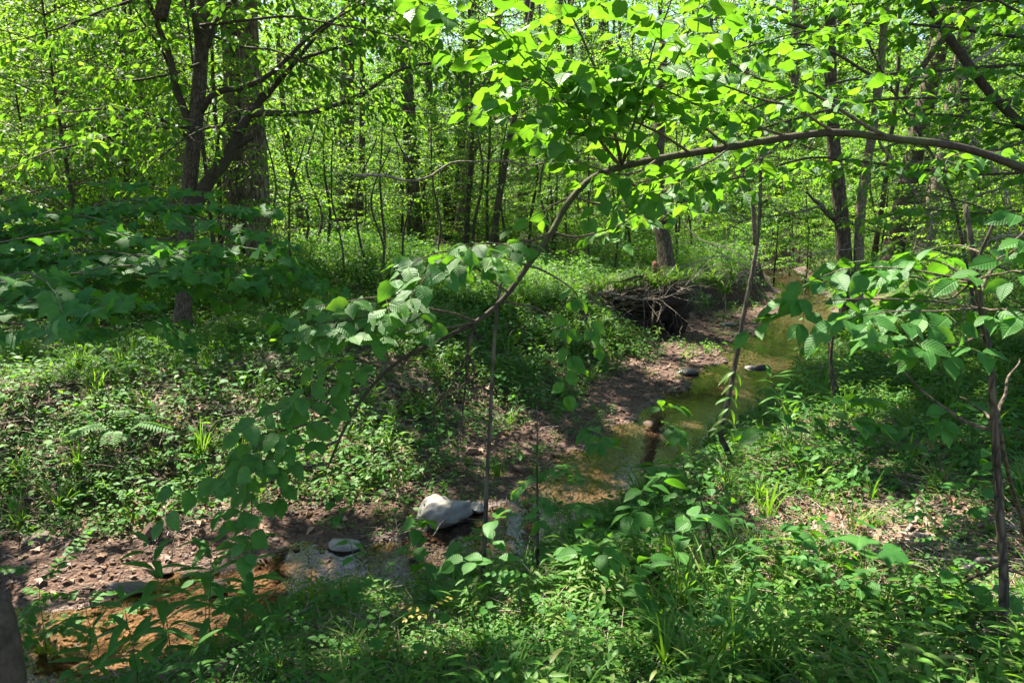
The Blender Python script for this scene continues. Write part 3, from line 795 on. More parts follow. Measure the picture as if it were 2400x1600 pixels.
p, g = place(14000, 1.5, 11, 103, green); scatter('ground_cover', 'creeper', p, g.uniform(0.7, 1.5, len(p)), 3, 'tiny leaved creeping plants over the bank soil', 'ground cover')
p, g = place(2600, 1.5, 14, 104, green); p = p[(p[:, 1] > 4.3) | (g.uniform(0, 1, len(p)) < 0.4)]; scatter('grass', 'grass', p, g.uniform(0.6, 1.35, len(p)), 4, 'thin green grass blades among the herbs', 'grass')
p, g = place(9000, 1.5, 18, 105, lambda *a: green(*a) * np.clip(a[6] + 0.4, 0, 1) * np.where((a[5] < 3.6) & (a[4] < 1.2), 0.35, 1)); scatter('stilt_grass', 'stilt', p, g.uniform(0.7, 1.5, len(p)), 5, 'short broad bladed lime green grass on the banks', 'grass')
p, g = place(16000, 12, 100, 106, lambda e, sd, bar, bnk, x, y, q: np.where((e < 0.4) | ((sd < 0) & (e < bar + bnk * 0.8)), 0, np.clip(0.6 + q, 0.15, 1)), 1.5)
scatter('undergrowth', 'brush', p, g.uniform(0.5, 1.25, len(p)) * np.clip(0.45 + p[:, 1] / 40, 0.5, 1.3), 6, 'knee high bright undergrowth over the far forest floor', 'undergrowth')
p, g = place(46000, 1.6, 13, 107, brown)
scatter('leaf_litter', 'litter', p + [0, 0, 0.012], g.uniform(0.04, 0.10, len(p)), 7, 'dry brown fallen leaves over the bank and slope', 'fallen leaves', 0.3)
p, g = place(4200, 1.6, 9, 108, brown); scatter('twig_litter', 'needles', p + [0, 0, 0.012], g.uniform(0.6, 1.4, len(p)), 8, 'fine dry twigs and needles lying in the leaf litter', 'twigs', 0.1)
gravel_d = lambda e, sd, bar, bnk, x, y, q: np.where(sd < 0, np.where(e < bar * 1.05 + 0.15, np.where(e < -0.35, 0.25, 1.0), 0.06), np.where((e > -0.5) & (e < 0.25), 0.5, 0)) * np.clip(0.75 + 0.5 * q, 0.2, 1)
p, g = place(110000, 3.2, 21, 109, gravel_d, 1.4)
scatter('gravel', 'pebble', p, np.clip(0.013 * np.exp(g.normal(size=len(p)) * 0.5), 0.006, 0.04) * np.clip(p[:, 1] / 7, 1, 2.0), 9, 'small rust brown stones covering the gravel bars', 'gravel', 0.25)

# ------------------------------------------------------------------ counted stones
LM = [('the double trunk', 590, 480), ('the forked tree', 440, 560), ('the pale boulder', 1040, 1180), ('the root mass', 1500, 680), ('the leaning trunk', 1100, 430), ('the bent sapling', 1735, 760),
      ('the flat grey stone', 810, 1280), ('the green pool', 1700, 930), ('the gravel bar', 150, 1330), ('the dark stem', 2340, 1100), ('the pale sapling', 1145, 1050), ('the thin black stem', 1260, 1160), ('the twin stemmed tree', 1985, 560), ('the dappled litter', 1980, 1230), ('the upper left corner', 50, 100), ('the sunlit upper left foliage', 250, 250), ('the upper right corner', 2350, 80), ('the leaning right hand trunks', 2190, 430), ('the lone slender trunk', 848, 400), ('the dead snag', 1558, 560), ('the left edge', 20, 600), ('the right edge', 2380, 700), ('the orange shallows', 300, 1480), ('the bright sedge', 470, 1050), ('the bottom edge', 1200, 1580), ('the purple stemmed seedling', 1660, 1270)]
def near(p, name=None):
    u, v, d = (float(x) for x in proj(np.asarray(p, float)))
    n, a, b = min(LM, key=lambda l: (l[1] - u) ** 2 + (l[2] - v) ** 2 * 1.5)
    if abs(u - a) > abs(v - b) * 1.2: return ('right of ' if u > a else 'left of ') + n
    return ('below ' if v > b else 'above ') + n
STM = [[mesh_tri('stone', *rock(2, d, 80 + i, 9, 0.05), M['stone']) for i, d in enumerate([(1, .8, .5), (1, .7, .4), (1, .9, .6), (1, .6, .45), (1, .85, .32), (1, .75, .7)])]]
def stone_label(s, wetness):
    return ('fist sized' if s > 0.055 else 'small') + ' brown stone ' + ('lying in the shallow water' if wetness < 0 else 'on the gravel')
p, g = place(420, 4.2, 17, 110, lambda e, sd, bar, bnk, x, y, q: np.where((sd < 0) & (e < bar + 0.35) & (e > -0.55), 0.8, 0.0), 1.3)
p = p[(np.abs(p[:, 0]) < 0.66 * p[:, 1])][:150]
es = stream(p[:, 0], p[:, 1])[0]
for i, q in enumerate(p):
    s = float(np.clip(0.04 * math.exp(g.normal() * 0.4), 0.025, 0.10)) * (1 + 0.35 * (q[1] > 9))
    o = link('river_stone', STM[0][i % 6]); o.location = (q[0], q[1], q[2] + s * 0.2); o.scale = (s, s, s)
    o.rotation_euler = (g.normal() * 0.2, g.normal() * 0.2, g.uniform(0, 6.28))
    tag(o, stone_label(s, es[i]) + ' ' + near(q), 'stone', 'loose stones along the stream')
def big_rock(name, label, u, v, dims, mat, seed, rz=0.0, sink=0.3, cuts=12, sub=4, tilt=(0, 0)):
    q = G(u, v)
    o = link(name, mesh_tri(name, *rock(sub, dims, seed, cuts, 0.16 if name == 'boulder' else 0.06, 0.62), mat))
    o.location = (q[0], q[1], max(q[2], -0.05) + dims[2] * (1 - 2 * sink)); o.rotation_euler = (*tilt, rz)
    tag(o, label, 'stone' if name != 'boulder' else 'boulder')
    return o
big_rock('boulder', 'pale white faceted boulder at the water edge, largest stone in the stream', 1040, 1218, (0.25, 0.18, 0.16), M['white_stone'], 204, 0.2, 0.36, 14, 4, (0.1, -0.1))
big_rock('boulder', 'small white angular rock touching the right end of the pale boulder', 1118, 1200, (0.09, 0.07, 0.055), M['white_stone'], 203, 0.8, 0.3, 18)
big_rock('flat_stone', 'smooth flat grey stone in the riffle below the pale boulder', 808, 1292, (0.13, 0.10, 0.05), M['white_stone'], 205, -0.3, 0.32, 5)
big_rock('flat_stone', 'long wet grey brown stone at the gravel edge by the orange shallows', 300, 1382, (0.15, 0.07, 0.04), M['grey_stone'], 206, -0.15, 0.3, 6)
big_rock('flat_stone', 'dark flat stone half buried in gravel behind the wet grey one', 370, 1345, (0.12, 0.07, 0.04), M['stone'], 207, -0.3, 0.3, 6)
big_rock('river_rock', 'rust brown angular rock upright against the foot of the left bank', 360, 1270, (0.07, 0.06, 0.08), M['stone'], 208, 0.3, 0.2)
big_rock('river_rock', 'broad tan rock on gravel below the dark left bank', 95, 1275, (0.15, 0.1, 0.055), M['stone'], 209, 0.1, 0.3)
big_rock('river_rock', 'reddish brown block in the leaf covered slope above the pale boulder', 880, 1140, (0.09, 0.065, 0.05), M['stone'], 211, 0.2, 0.3)
big_rock('river_rock', 'tan rock below the reddish block on the slope', 905, 1165, (0.065, 0.05, 0.055), M['stone'], 212, 0.9, 0.3)
big_rock('river_rock', 'pinkish rock on the gravel above the pale boulder beside the pale sapling', 1105, 1065, (0.075, 0.05, 0.05), M['stone'], 213, 0.4, 0.25)
big_rock('river_rock', 'flat pale stone on the dark bar left of the pool', 1610, 876, (0.2, 0.12, 0.06), M['grey_stone'], 214, 0.4, 0.3, 6)
big_rock('river_rock', 'pale flat stone at the upstream water edge beyond the bent sapling', 1710, 765, (0.24, 0.16, 0.06), M['grey_stone'], 215, 0.1, 0.3, 6)
big_rock('river_rock', 'dark rock standing out of the green pool', 1775, 878, (0.22, 0.14, 0.08), M['grey_stone'], 216, 0.1, 0.35, 6)

# ------------------------------------------------------------------ forest: prototypes, then copies
def tall_tree(seed, h, r, base, crad, nb, ncl, nl, ls, keep=None, base_pt=(0, 0, 0), lean=0.0, mat=None, name='forest_tree', label='x', group=None):
    g = R(seed); bp = np.array(base_pt, float)
    pl = Plant(name, label, 'tree', bp, group, seed)
    az = g.uniform(0, 6.28)
    top = bp + np.array([math.cos(az) * lean * h, math.sin(az) * lean * h, h])
    q = smooth_path([bp - [0, 0, 0.3], bp + (top - bp) * 0.33 + g.normal(size=3) * 0.1, bp + (top - bp) * 0.66 + g.normal(size=3) * 0.2, top], 20, 0.08, seed)
    rad = r * (1 - 0.85 * np.linspace(0, 1, 20) ** 1.2); rad[0] *= 1.5; rad[1] *= 1.12
    pl.parts['trunk'] = [tube(q, rad, 10)]
    cl = []
    for i in range(nb):
        f = base / h + (1 - base / h) * ((i + g.random()) / nb) ** 0.9
        k = min(19, f * 19); b0 = q[int(k)] + (q[min(19, int(k) + 1)] - q[int(k)]) * (k % 1)
        a = i * 2.4 + g.uniform(-0.5, 0.5)
        L = crad * (1.15 - 0.75 * abs(2 * (f - base / h) / (1 - base / h) - 0.75)) * g.uniform(0.7, 1.15)
        L = max(L, 0.8)
        d = np.array([math.cos(a), math.sin(a), 0])
        pts = smooth_path([b0, b0 + d * L * 0.5 + [0, 0, L * g.uniform(0.1, 0.35)], b0 + d * L + [0, 0, L * g.uniform(0.1, 0.5)]], 9, 0.1, seed * 50 + i)
        pl.parts.setdefault('limb', []).append(tube(pts, np.linspace(r * 0.3, 0.012, 9), 5))
        for c in range(ncl):
            t = g.uniform(0.25, 1.05); j = min(8, int(t * 8))
            ce = pts[j] + g.normal(size=3) * [0.5, 0.5, 0.3] * (0.35 + 0.2 * L)
            pl.parts.setdefault('twigs', []).append(tube(np.array([pts[j], (pts[j] + ce) / 2 + [0, 0, 0.05], ce]), [0.012, 0.008, 0.004], 3, False))
            cl.append((ce, g.uniform(0.45, 0.9)))
    ce = np.repeat(np.array([c for c, _ in cl]), nl, 0); rr = np.repeat([s for _, s in cl], nl)
    n = len(ce); off = g.normal(size=(n, 3)) * [0.55, 0.55, 0.2] * rr[:, None]
    pos = ce + off
    a = np.arctan2(off[:, 1], off[:, 0]) + g.normal(size=n) * 0.8
    d = np.c_[np.cos(a), np.sin(a), g.normal(-0.3, 0.35, n)]
    nn = np.c_[g.normal(size=(n, 2)) * 0.45, np.ones(n)]
    s = ls * g.uniform(0.65, 1.2, n)
    if keep is not None:
        k = keep(pos); pos, d, nn, s = pos[k], d[k], nn[k], s[k]
    V, F, U, rv = leaf_cloud(SIMPLE, pos, frames(nrm(d), nn), s, seed)
    for part, tb in pl.parts.items():
        V2, F2 = join(tb)
        o = link(part, mesh_tri(part, V2 - bp, F2, mat or M['bark']), pl.root)
        if part != 'trunk': mark(o, 'stuff')
    mark(link('crown', mesh_tri('crown', V - bp, F, M['crown'], U, rv), pl.root), 'stuff')
    return pl.root
def under_tree(seed, h, r, ls, nb, tl, spacing, start=0.15, level=1, name='understory_tree', mat='under', bl=0.4, pos=(0, 0, 0), temps=None, opp=False, label='x', group=None):
    pl = Plant(name, label, 'tree' if h > 2.5 else 'shrub', pos, group, seed); g = pl.g
    b0 = np.asarray(pos, float)
    lean = g.normal(size=2) * 0.08 * h
    q = smooth_path([b0 - [0, 0, 0.15], b0 + [lean[0] * 0.3, lean[1] * 0.3, h * 0.5], b0 + [lean[0], lean[1], h]], 16, 0.05, seed)
    pl.tube('trunk', q, r, r * 0.15, 7)
    for i in range(nb):
        f = start + (0.98 - start) * (i + g.random()) / nb
        k = f * 15; b = q[int(k)]; a = i * 2.4 + g.normal() * 0.4
        L = h * bl * (1.1 - 0.8 * f) * g.uniform(0.7, 1.2) + 0.25
        d = np.array([math.cos(a), math.sin(a), 0.0])
        pts = [b, b + d * L * 0.5 + [0, 0, L * g.uniform(0.08, 0.3)], b + d * L + [0, 0, L * g.uniform(-0.05, 0.35)]]
        pl.branch(pts, max(0.004, r * 0.28), 0.002, tl * 0.42, tl, ls, spacing, 0.2, 'branch', 4, level, opp, 0.3, max(6, int(L / 0.12)))
    temps = temps or SIMPLE
    for part, tb in pl.parts.items():
        V2, F2 = join(tb)
        o = link(part, mesh_tri(part, V2 - b0, F2, M['bark_dark'] if part == 'trunk' else M['twig']), pl.root)
        if part != 'trunk': mark(o, 'stuff')
    p_, s_ = np.array(pl.lp), np.array(pl.ls)
    V, F, U, rv = leaf_cloud(temps, p_, frames(np.array(pl.ld), np.array(pl.ln)), s_, seed)
    mark(link('crown', mesh_tri('crown', V - b0, F, M[mat], U, rv), pl.root), 'stuff')
    return pl.root
def put(proto, first, x, y, rz, sc, label, group, z=None):
    o = proto if first else copy_tree(proto)
    o.location = (x, y, h1(x, y) if z is None else z); o.rotation_euler = (0, 0, rz); o.scale = (sc, sc, sc * 1.0)
    o['label'] = label; o['group'] = group
    if not first: LABELLED.append(o)
    return o
g = R(900)
UN = [under_tree(300, 5.2, 0.035, 0.10, 26, 0.6, 0.058, 0.06, bl=0.42), under_tree(301, 3.6, 0.024, 0.115, 22, 0.6, 0.066, 0.06, bl=0.5, mat='under_dark'), under_tree(302, 7.0, 0.05, 0.08, 40, 0.65, 0.052, 0.08, mat='under_pale'), under_tree(303, 4.4, 0.03, 0.10, 26, 0.6, 0.06, 0.05, bl=0.48, mat='under_pale'),
      under_tree(304, 2.2, 0.014, 0.08, 14, 0.45, 0.05, 0.06, 1, 'understory_shrub', bl=0.5), under_tree(305, 8.5, 0.06, 0.11, 36, 0.7, 0.068, 0.12)]

TT = [tall_tree(320, 20, 0.20, 6, 3.6, 22, 6, 30, 0.17), tall_tree(321, 17, 0.14, 4.5, 3.0, 20, 5, 30, 0.165), tall_tree(322, 23, 0.27, 8, 4.2, 22, 6, 30, 0.18, None, (0, 0, 0), 0.04, M['bark_big']), tall_tree(323, 14, 0.10, 3.5, 2.4, 18, 5, 30, 0.16, None, (0, 0, 0), 0.06, M['bark_dark'])]
def free(x, y, m=1.0):
    e, sd, bar, bnk, w = stream(x, y)
    u, v, d = proj(np.array([x, y, 1.0]))
    if e[0] < (m + (bar[0] + bnk[0] * 0.6 if sd[0] < 0 else 0.2)): return False
    if 1380 < u < 1960 and y < 33 and (sd[0] > 0 or e[0] < bar[0] + bnk[0] + 2.0): return False           # keep the view up the stream
    if 1880 < u < 2340 and y < 23: return False           # keep the right hand trunks clear
    if 480 < u < 690 and y < 22: return False
    if 620 < u < 1380 and y < 25: return False            # open ground in front of the leaning trunks
    return True
used = [0] * 6; n_u = 0
pts = []
def dart(n, y0, y1, wide, gap, seed, m=1.0, pw=0.8):
    g = R(seed); out = []
    for _ in range(n * 40):
        y = y0 + (y1 - y0) * g.random() ** pw; x = g.uniform(-1, 1) * (wide * y + 1.5)
        if any((x - a) ** 2 + (y - b) ** 2 < gap * gap for a, b in pts): continue
        if not free(x, y, m): continue
        pts.append((x, y)); out.append((x, y))
        if len(out) >= n: break
    return out
size_word = ['slim', 'short', 'tall', 'bushy', 'low', 'high']
SPOTS = [(-6.6, 12.2), (-5.2, 14.0), (-8.6, 14.5), (-7.6, 10.6), (-9.6, 12.6), (-6.0, 16.5), (6.6, 9.6), (7.8, 11.8), (9.4, 14.2), (10.6, 16.5), (12, 19)]
for x, y in SPOTS + dart(250, 13.0, 48, 0.72, 0.95, 901):
    k = int(g.choice((2, 3, 2, 5))) if x < -3 and y < 24 else int(g.choice(6, p=[0.18, 0.14, 0.23, 0.2, 0.07, 0.18])); sc = g.uniform(0.85, 1.25)  # paler kinds on the left stand in for brighter light there
    nm = 'light green %s understory %s %s' % (size_word[k], 'shrub' if k == 4 else 'tree', near((x, y, 3.0)))
    put(UN[k], used[k] == 0, x, y, g.uniform(0, 6.28), sc, nm, 'understory trees in the wood behind the stream'); used[k] += 1
for i, (u, y) in enumerate([(1700, 27), (1760, 30), (1815, 26), (1850, 29), (1890, 25), (1925, 28), (1790, 35), (1870, 34), (1660, 33), (1730, 38), (1600, 30), (1545, 27), (1840, 42)]):
    x = (u - 1200) / FPX * y
    put(UN[(1, 4, 0, 3)[i % 4]], False, x, y, i * 1.3, 0.85 + 0.05 * (i % 5), 'leafy bush closing the view upstream ' + near((x, y, 1.6)), 'bushes where the stream bends out of sight')
ut = [0] * 4
pts = [q for q in pts if q[1] > 1e9]
for x, y in dart(58, 22, 62, 0.72, 2.2, 902):
    k = int(g.choice(4, p=[0.25, 0.3, 0.15, 0.3])); sc = g.uniform(0.85, 1.2)
    nm = '%s forest trunk %s' % (['straight grey', 'slender brown', 'thick ridged', 'thin dark'][k], near((x, y, 3.0)))
    put(TT[k], ut[k] == 0, x, y, g.uniform(0, 6.28), sc, nm, 'forest trees in the far wood'); ut[k] += 1
# the wood further back reads as one mass
fw = R(903); n = 800
y = fw.uniform(46, 120, n); x = fw.uniform(-1, 1, n) * (0.8 * y + 6)
def flat(root):
    Vs, Fs, mats, mi, o, Us, Rv = [], [], [], [], 0, [], []
    for c in root.children:
        me = c.data; k = len(me.vertices)
        co = np.empty(k * 3, np.float32); me.vertices.foreach_get('co', co); Vs.append(co.reshape(-1, 3))
        f = np.empty(len(me.loops), np.int32); me.loops.foreach_get('vertex_index', f); Fs.append(f.reshape(-1, 3) + o); o += k
        mats.append(me.materials[0]); mi.append(np.full(len(f) // 3, len(mats) - 1))
    m2 = mesh_tri('wood', np.concatenate(Vs), np.concatenate(Fs), mats)
    m2.polygons.foreach_set('material_index', np.concatenate(mi).astype(np.int32))
    return m2
proto_coll('wood', [flat(UN[2]), flat(UN[5]), flat(TT[1]), flat(TT[3])])
scatter('far_wood', 'wood', np.c_[x, y, H(x, y)], fw.uniform(0.9, 1.5, n), 11, 'far wood closing the view behind the trees', 'woods', 0.03)

# ------------------------------------------------------------------ landmark trees and saplings
def path(px, d0, d1=None, n=40, wig=0.0, seed=0):
    d = np.linspace(d0, d1 if d1 is not None else d0, len(px))
    return smooth_path([P(u, v, k) for (u, v), k in zip(px, d)], n, wig, seed)
def rooted(px, n=40, wig=0.0, seed=0, dtop=None):
    """a stem standing on the ground at its first pixel, rising along the other pixels"""
    b = G(*px[0]); d0 = float(proj(b)[2])
    q = path(px, d0, dtop or d0, n, wig, seed)
    q[0] = b - [0, 0, 0.08]
    return q
# forked tree on the far bank with drooping elliptic leaves
b = G(430, 795); D = float(proj(b)[2])
ft = Plant('forked_tree', 'dark forked tree on the far bank with drooping leaves and long crooked limbs', 'tree', b, None, 401)
k = D / 1867
ft.hang = 1.3; ft.tilt = 0.45; ft.nv = np.array([-0.1, 0.5, 0.75])
def limb(px, r0, r1, d0=D, d1=D, part='limb', n=30, sides=8, tw=True, tl=0.8, every=0.10, start=0.15):
    q = path(px, d0, d1, n, 0.012, len(px) * 7)
    if tw:
        ft.branch(q, r0 * k, r1 * k, every, tl, 0.135, 0.085, start, part, sides, 1, False, 0.5, n, 0.0, 0.25, True, (0.2, -0.75, 0.6))
    else: ft.tube(part, q, r0 * k, r1 * k, sides)
q = path([(428, 800), (430, 740), (436, 640), (440, 500), (448, 380), (455, 300), (468, 170), (476, 40), (480, -200), (500, -480)], D, D, 60, 0.012, 3)
q[0] = b - [0, 0, 0.1]
r = np.interp(np.linspace(0, 1, 60), [0, 0.06, 0.15, 0.45, 0.75, 1], [28, 19, 17.5, 17, 15, 8]) * k
ft.parts['trunk'] = [tube(q, r, 12)]
limb([(452, 492), (472, 455), (492, 420), (520, 385), (560, 310), (590, 262), (640, 205)], 19, 8, tw=False)
limb([(640, 205), (690, 150), (740, 90), (800, 30)], 7, 2, D, D - 0.6)
limb([(545, 345), (570, 330), (592, 320)], 9, 7, tw=False, n=8)
limb([(575, 268), (640, 266), (715, 268), (780, 248), (850, 220), (930, 165), (1000, 148), (1090, 150)], 8, 2, D, D - 1.2)
limb([(612, 230), (625, 210), (640, 200)], 8, 6, tw=False, n=6)
limb([(470, 262), (490, 232), (520, 212), (565, 205), (620, 180), (680, 130), (712, 98), (760, 60), (830, 20)], 9, 2, D, D - 0.8)
limb([(445, 290), (425, 240), (408, 190), (398, 140), (372, 70), (345, -10), (300, -90)], 10, 4, D, D - 0.5)
limb([(408, 180), (380, 120), (340, 60), (310, 10)], 4, 1.5, D, D - 0.8)
limb([(484, 110), (500, 70), (525, 25), (560, -10), (640, -60)], 9, 4, D, D + 0.4)
limb([(470, 130), (455, 60), (448, -20)], 9, 5, D, D - 0.3)
limb([(448, 330), (400, 290), (330, 262), (250, 255), (180, 262)], 5, 1.5, D, D - 1.6)
limb([(452, 300), (380, 300), (300, 310), (220, 330), (130, 350)], 4, 1.5, D, D - 2.2)
limb([(500, 420), (520, 300), (540, 270), (600, 250)], 3, 1.5, D - .1, D - 1.0, tw=False)
for i, px in enumerate([[(470, 60), (560, 50), (680, 40), (800, 60), (900, 80)], [(476, -60), (600, -40), (760, -10), (900, 20), (1020, 60)], [(470, 150), (380, 180), (280, 190), (200, 160)], [(560, 310), (500, 300), (430, 330), (360, 380)],
                        [(700, 140), (800, 110), (900, 90), (1000, 110), (1080, 190)], [(800, 240), (880, 250), (960, 262)], [(345, -10), (260, 20), (160, 60), (60, 90)], [(455, 60), (560, 110), (640, 120), (760, 170)]]):
    limb(px, 4, 1.3, D - 0.2, D - 1.2 + 0.5 * (i % 3))
LIT = [(G(u, v), r) for u, v, r in [(1040, 1190, 0.5), (1000, 1120, 0.35), (1100, 1080, 0.3), (220, 1500, 0.4), (420, 1430, 0.3), (900, 1000, 0.4), (1300, 1490, 0.28), (1180, 1500, 0.2), (1380, 1440, 0.2), (1950, 1200, 0.35), (2060, 1240, 0.3), (1000, 1540, 0.18), (1250, 1560, 0.2)]]
def reached(p):
    """False for leaves cut away so that shafts of sun reach chosen ground"""
    k = np.ones(len(p), bool)
    for t, r in LIT:
        w = p - t; s = w @ SUN
        k &= (np.sum(w * w, 1) - s * s > r * r) | (s < 0.5)
    return k
def clear_trunks(p):
    u, v, d = proj(p)
    t = np.interp(v, [0, 300, 500, 800], [478, 455, 440, 430])
    return reached(p) & ~(((np.abs(u - t) < 32) & (v > 60) & (d < D + 0.4)) | ((u > 515) & (u < 640) & (v > 310)))
ft.finish({'trunk': M['bark_dark'], 'limb': M['bough'], 'twigs': M['twig']}, None, DROOP, 'droop', 300, 'leaf', M['crown'], clear_trunks)

# the two fused trunks
b = G(588, 650); D2 = float(proj(b)[2]); k = D2 / 1867
dt = link('double_trunk', None); dt.location = b
tag(dt, 'thick double trunk of two fused grey stems on the far bank', 'tree')
def ridged(q, r, seed, sides=28, amp=0.07, flare=1.0):
    V, F = tube(q, r, sides); g2 = R(seed); n = len(q)
    c = np.repeat(q, sides, 0); W = V[:n * sides] - c
    th = np.tile(np.arange(sides) / sides * 6.283, n); hh = np.repeat(q[:, 2], sides)
    m_ = 1 + amp * np.sin(th * 3 + hh * 0.3 + g2.uniform(0, 6)) + amp * 0.6 * np.sin(th * 7 + hh * 0.8) + amp * 0.45 * np.sin(th * 13 - hh * 1.1)
    fl = np.exp(-np.maximum(hh - hh.min(), 0) / 0.5) * flare
    m_ = m_ + fl * (0.22 + 0.18 * np.sin(th * 4 + 1))
    V[:n * sides] = c + W * m_[:, None]
    return V, F
for i, (px, w0, w1, dd) in enumerate((([(562, 660), (556, 540), (550, 400), (545, 200), (535, 0), (525, -500)], 29, 20, 0.15), ([(608, 655), (604, 540), (600, 400), (592, 250), (582, 40), (575, -500)], 28, 19, -0.15))):
    q = path(px, D2 + dd, D2 + dd, 50, 0.03, 5 + i); q[0][2] -= 0.5
    V, F = ridged(q, np.linspace(w0, w1, 50) * k, 31 + i)
    link('trunk', mesh_tri('trunk', V - b, F, M['bark_big']), dt)
V, F = ico(3); g2 = R(4)
def lump(c, dims, seed, mat, name, parent, sub=3, amp=0.25):
    V, F = ico(sub); g2 = R(seed)
    for f in (1.5, 3, 6, 11):
        kk = g2.normal(size=(2, 3)) * f
        V = V * (1 + amp / f ** 0.7 * np.sin(V @ kk[0] + g2.uniform(0, 6)) * np.cos(V @ kk[1]))[:, None]
    return link(name, mesh_tri(name, V * dims + c - np.array(parent.location), F, mat), parent)
st = Plant('broken_limb', 'x', 'x', (0, 0, 0)); bpy.data.objects.remove(st.root); LABELLED.pop()

def trunk_tree(name, label, px, w0, w1, mat, seed, group=None, crown_h=None, sides=10, dtop=None, flare=1.5, twigs=8, ls=0.12):
    q = rooted(px, 36, 0.02, seed, dtop); D_ = float(proj(q[1])[2]); k = D_ / 1867
    pl = Plant(name, label, 'tree', q[0] + [0, 0, 0.08], group, seed)
    r = np.linspace(w0, w1, 36) / 2 * k; r[:3] *= [flare, 1 + (flare - 1) * 0.4, 1.05]
    pl.parts['trunk'] = [tube(q, r, sides)]
    for i in range(twigs):
        j = int(pl.g.uniform(14, 35)); a = pl.g.uniform(0, 6.28); L = pl.g.uniform(0.7, 1.6)
        d = np.array([math.cos(a), math.sin(a), 0.25])
        pl.branch([q[j], q[j] + d * L * 0.5, q[j] + d * L + [0, 0, 0.1]], 0.012, 0.004, 0.22, 0.5, ls, 0.085, 0.2, 'limb', 5, 1, False, 0.3, 12)
    pl.finish({'trunk': mat, 'limb': M['twig'], 'twigs': M['twig']}, None, SIMPLE, 'simple', 0, 'leaf', M['under'])
    return pl
trunk_tree('leaning_tree', 'tall greenish brown trunk leaning right above the far bank', [(1076, 585), (1085, 480), (1105, 350), (1135, 200), (1170, 20), (1230, -300)], 31, 18, M['bark_light'], 501)
trunk_tree('slender_tree', 'dark trunk close behind the tall leaning trunk, partly hidden by it', [(1062, 560), (1075, 430), (1088, 250), (1105, 60), (1125, -250)], 20, 12, M['bark_dark'], 502)
trunk_tree('slender_tree', 'dark ivy dark trunk leaning left behind the leaning tree', [(1056, 562), (1045, 460), (1030, 340), (1015, 270), (995, 100), (980, -200)], 22, 12, M['bark_dark'], 503)
LABELLED[-1]['label'] = 'dark trunk tilting to the left behind the bare horizontal branch'
trunk_tree('slender_tree', 'thin dark trunk tilting right, crossed by the bare horizontal branch', [(1152, 618), (1165, 500), (1185, 380), (1205, 280), (1230, 120), (1275, -180)], 17, 10, M['bark_dark'], 504)
trunk_tree('slender_tree', 'straight dark slender trunk standing alone right of the double trunk', [(843, 585), (846, 450), (850, 300), (852, 100), (856, -250)], 17, 11, M['bark_dark'], 505)
trunk_tree('slender_tree', 'faint grey trunk far behind the leaning trunks', [(1222, 540), (1226, 400), (1232, 250), (1240, -200)], 26, 18, M['bark'], 506)
trunk_tree('slender_tree', 'wide pale trunk hidden behind the forked tree', [(418, 600), (420, 450), (424, 200), (430, -200)], 30, 22, M['bark_light'], 507)
trunk_tree('slender_tree', 'dark grey trunk behind the bough right of the leaning trunks', [(1425, 520), (1420, 400), (1418, 250), (1410, -250)], 28, 20, M['bark_dark'], 508)
for i, (u0, v0, u1, w) in enumerate([(706, 520, 708, 17), (742, 512, 745, 10), (662, 500, 658, 13), (1010, 530, 1022, 9), (925, 520, 930, 9), (1320, 520, 1330, 9), (1650, 560, 1664, 12), (1610, 560, 1622, 9), (330, 470, 338, 8), (150, 440, 142, 9), (1250, 530, 1262, 8), (790, 530, 786, 7), (1365, 500, 1372, 8), (1470, 520, 1480, 9)]):
    trunk_tree('sapling', 'thin straight sapling stem ' + ['right of the double trunk', 'beside a wider far trunk', 'close to the double trunk', 'behind the bare branch', 'left of the leaning trunks', 'behind the arching bough', 'behind the cut bank', 'left of the pair behind the cut bank', 'behind the forked tree', 'in the bright wood by the left edge', 'between leaning trunk and bough', 'near the straight dark trunk', 'under the arching bough', 'behind the dead snag'][i],
               [(u0, v0), ((u0 + u1) / 2, 380), (u1, 200), (u1 + 4, -100)], w, w * 0.6, M['bark_dark'] if i % 2 else M['bark'], 520 + i, None, twigs=5)

# dead snag and undercut root mass on the far bank
D3 = float(proj(G(1550, 790))[2]) + 0.7; b = P(1562, 680, D3 + 0.3); k = D3 / 1867
sn = Plant('dead_snag', 'mossy hollow snag rising from the undercut root mass beside the stream', 'tree', b, None, 540)
q = path([(1566, 700), (1563, 640), (1558, 580), (1548, 520), (1542, 470), (1538, 420), (1545, 300), (1555, 100)], D3, D3 + 0.5, 40, 0.02, 9)
V, F = ridged(q, np.interp(np.linspace(0, 1, 40), [0, .2, .5, 1], [23, 17, 15, 9]) * k, 41, 20, 0.09)
sn.parts['trunk'] = [(V, F)]
sn.tube('limb', path([(1552, 520), (1600, 470), (1660, 430)], D3, D3, 14, 0.02, 1), 7 * k, 3 * k)
sn.tube('limb', path([(1545, 480), (1490, 440), (1440, 420)], D3, D3, 14, 0.02, 2), 6 * k, 2 * k)
sn.finish({'trunk': M['bark'], 'limb': M['bark_dark']})
rb = Plant('root_mass', 'x', 'roots', G(1520, 700), None, 541)
rb.root['label'] = 'dark tangle of undercut roots and earth overhanging the gravel bar'
g2 = R(77)
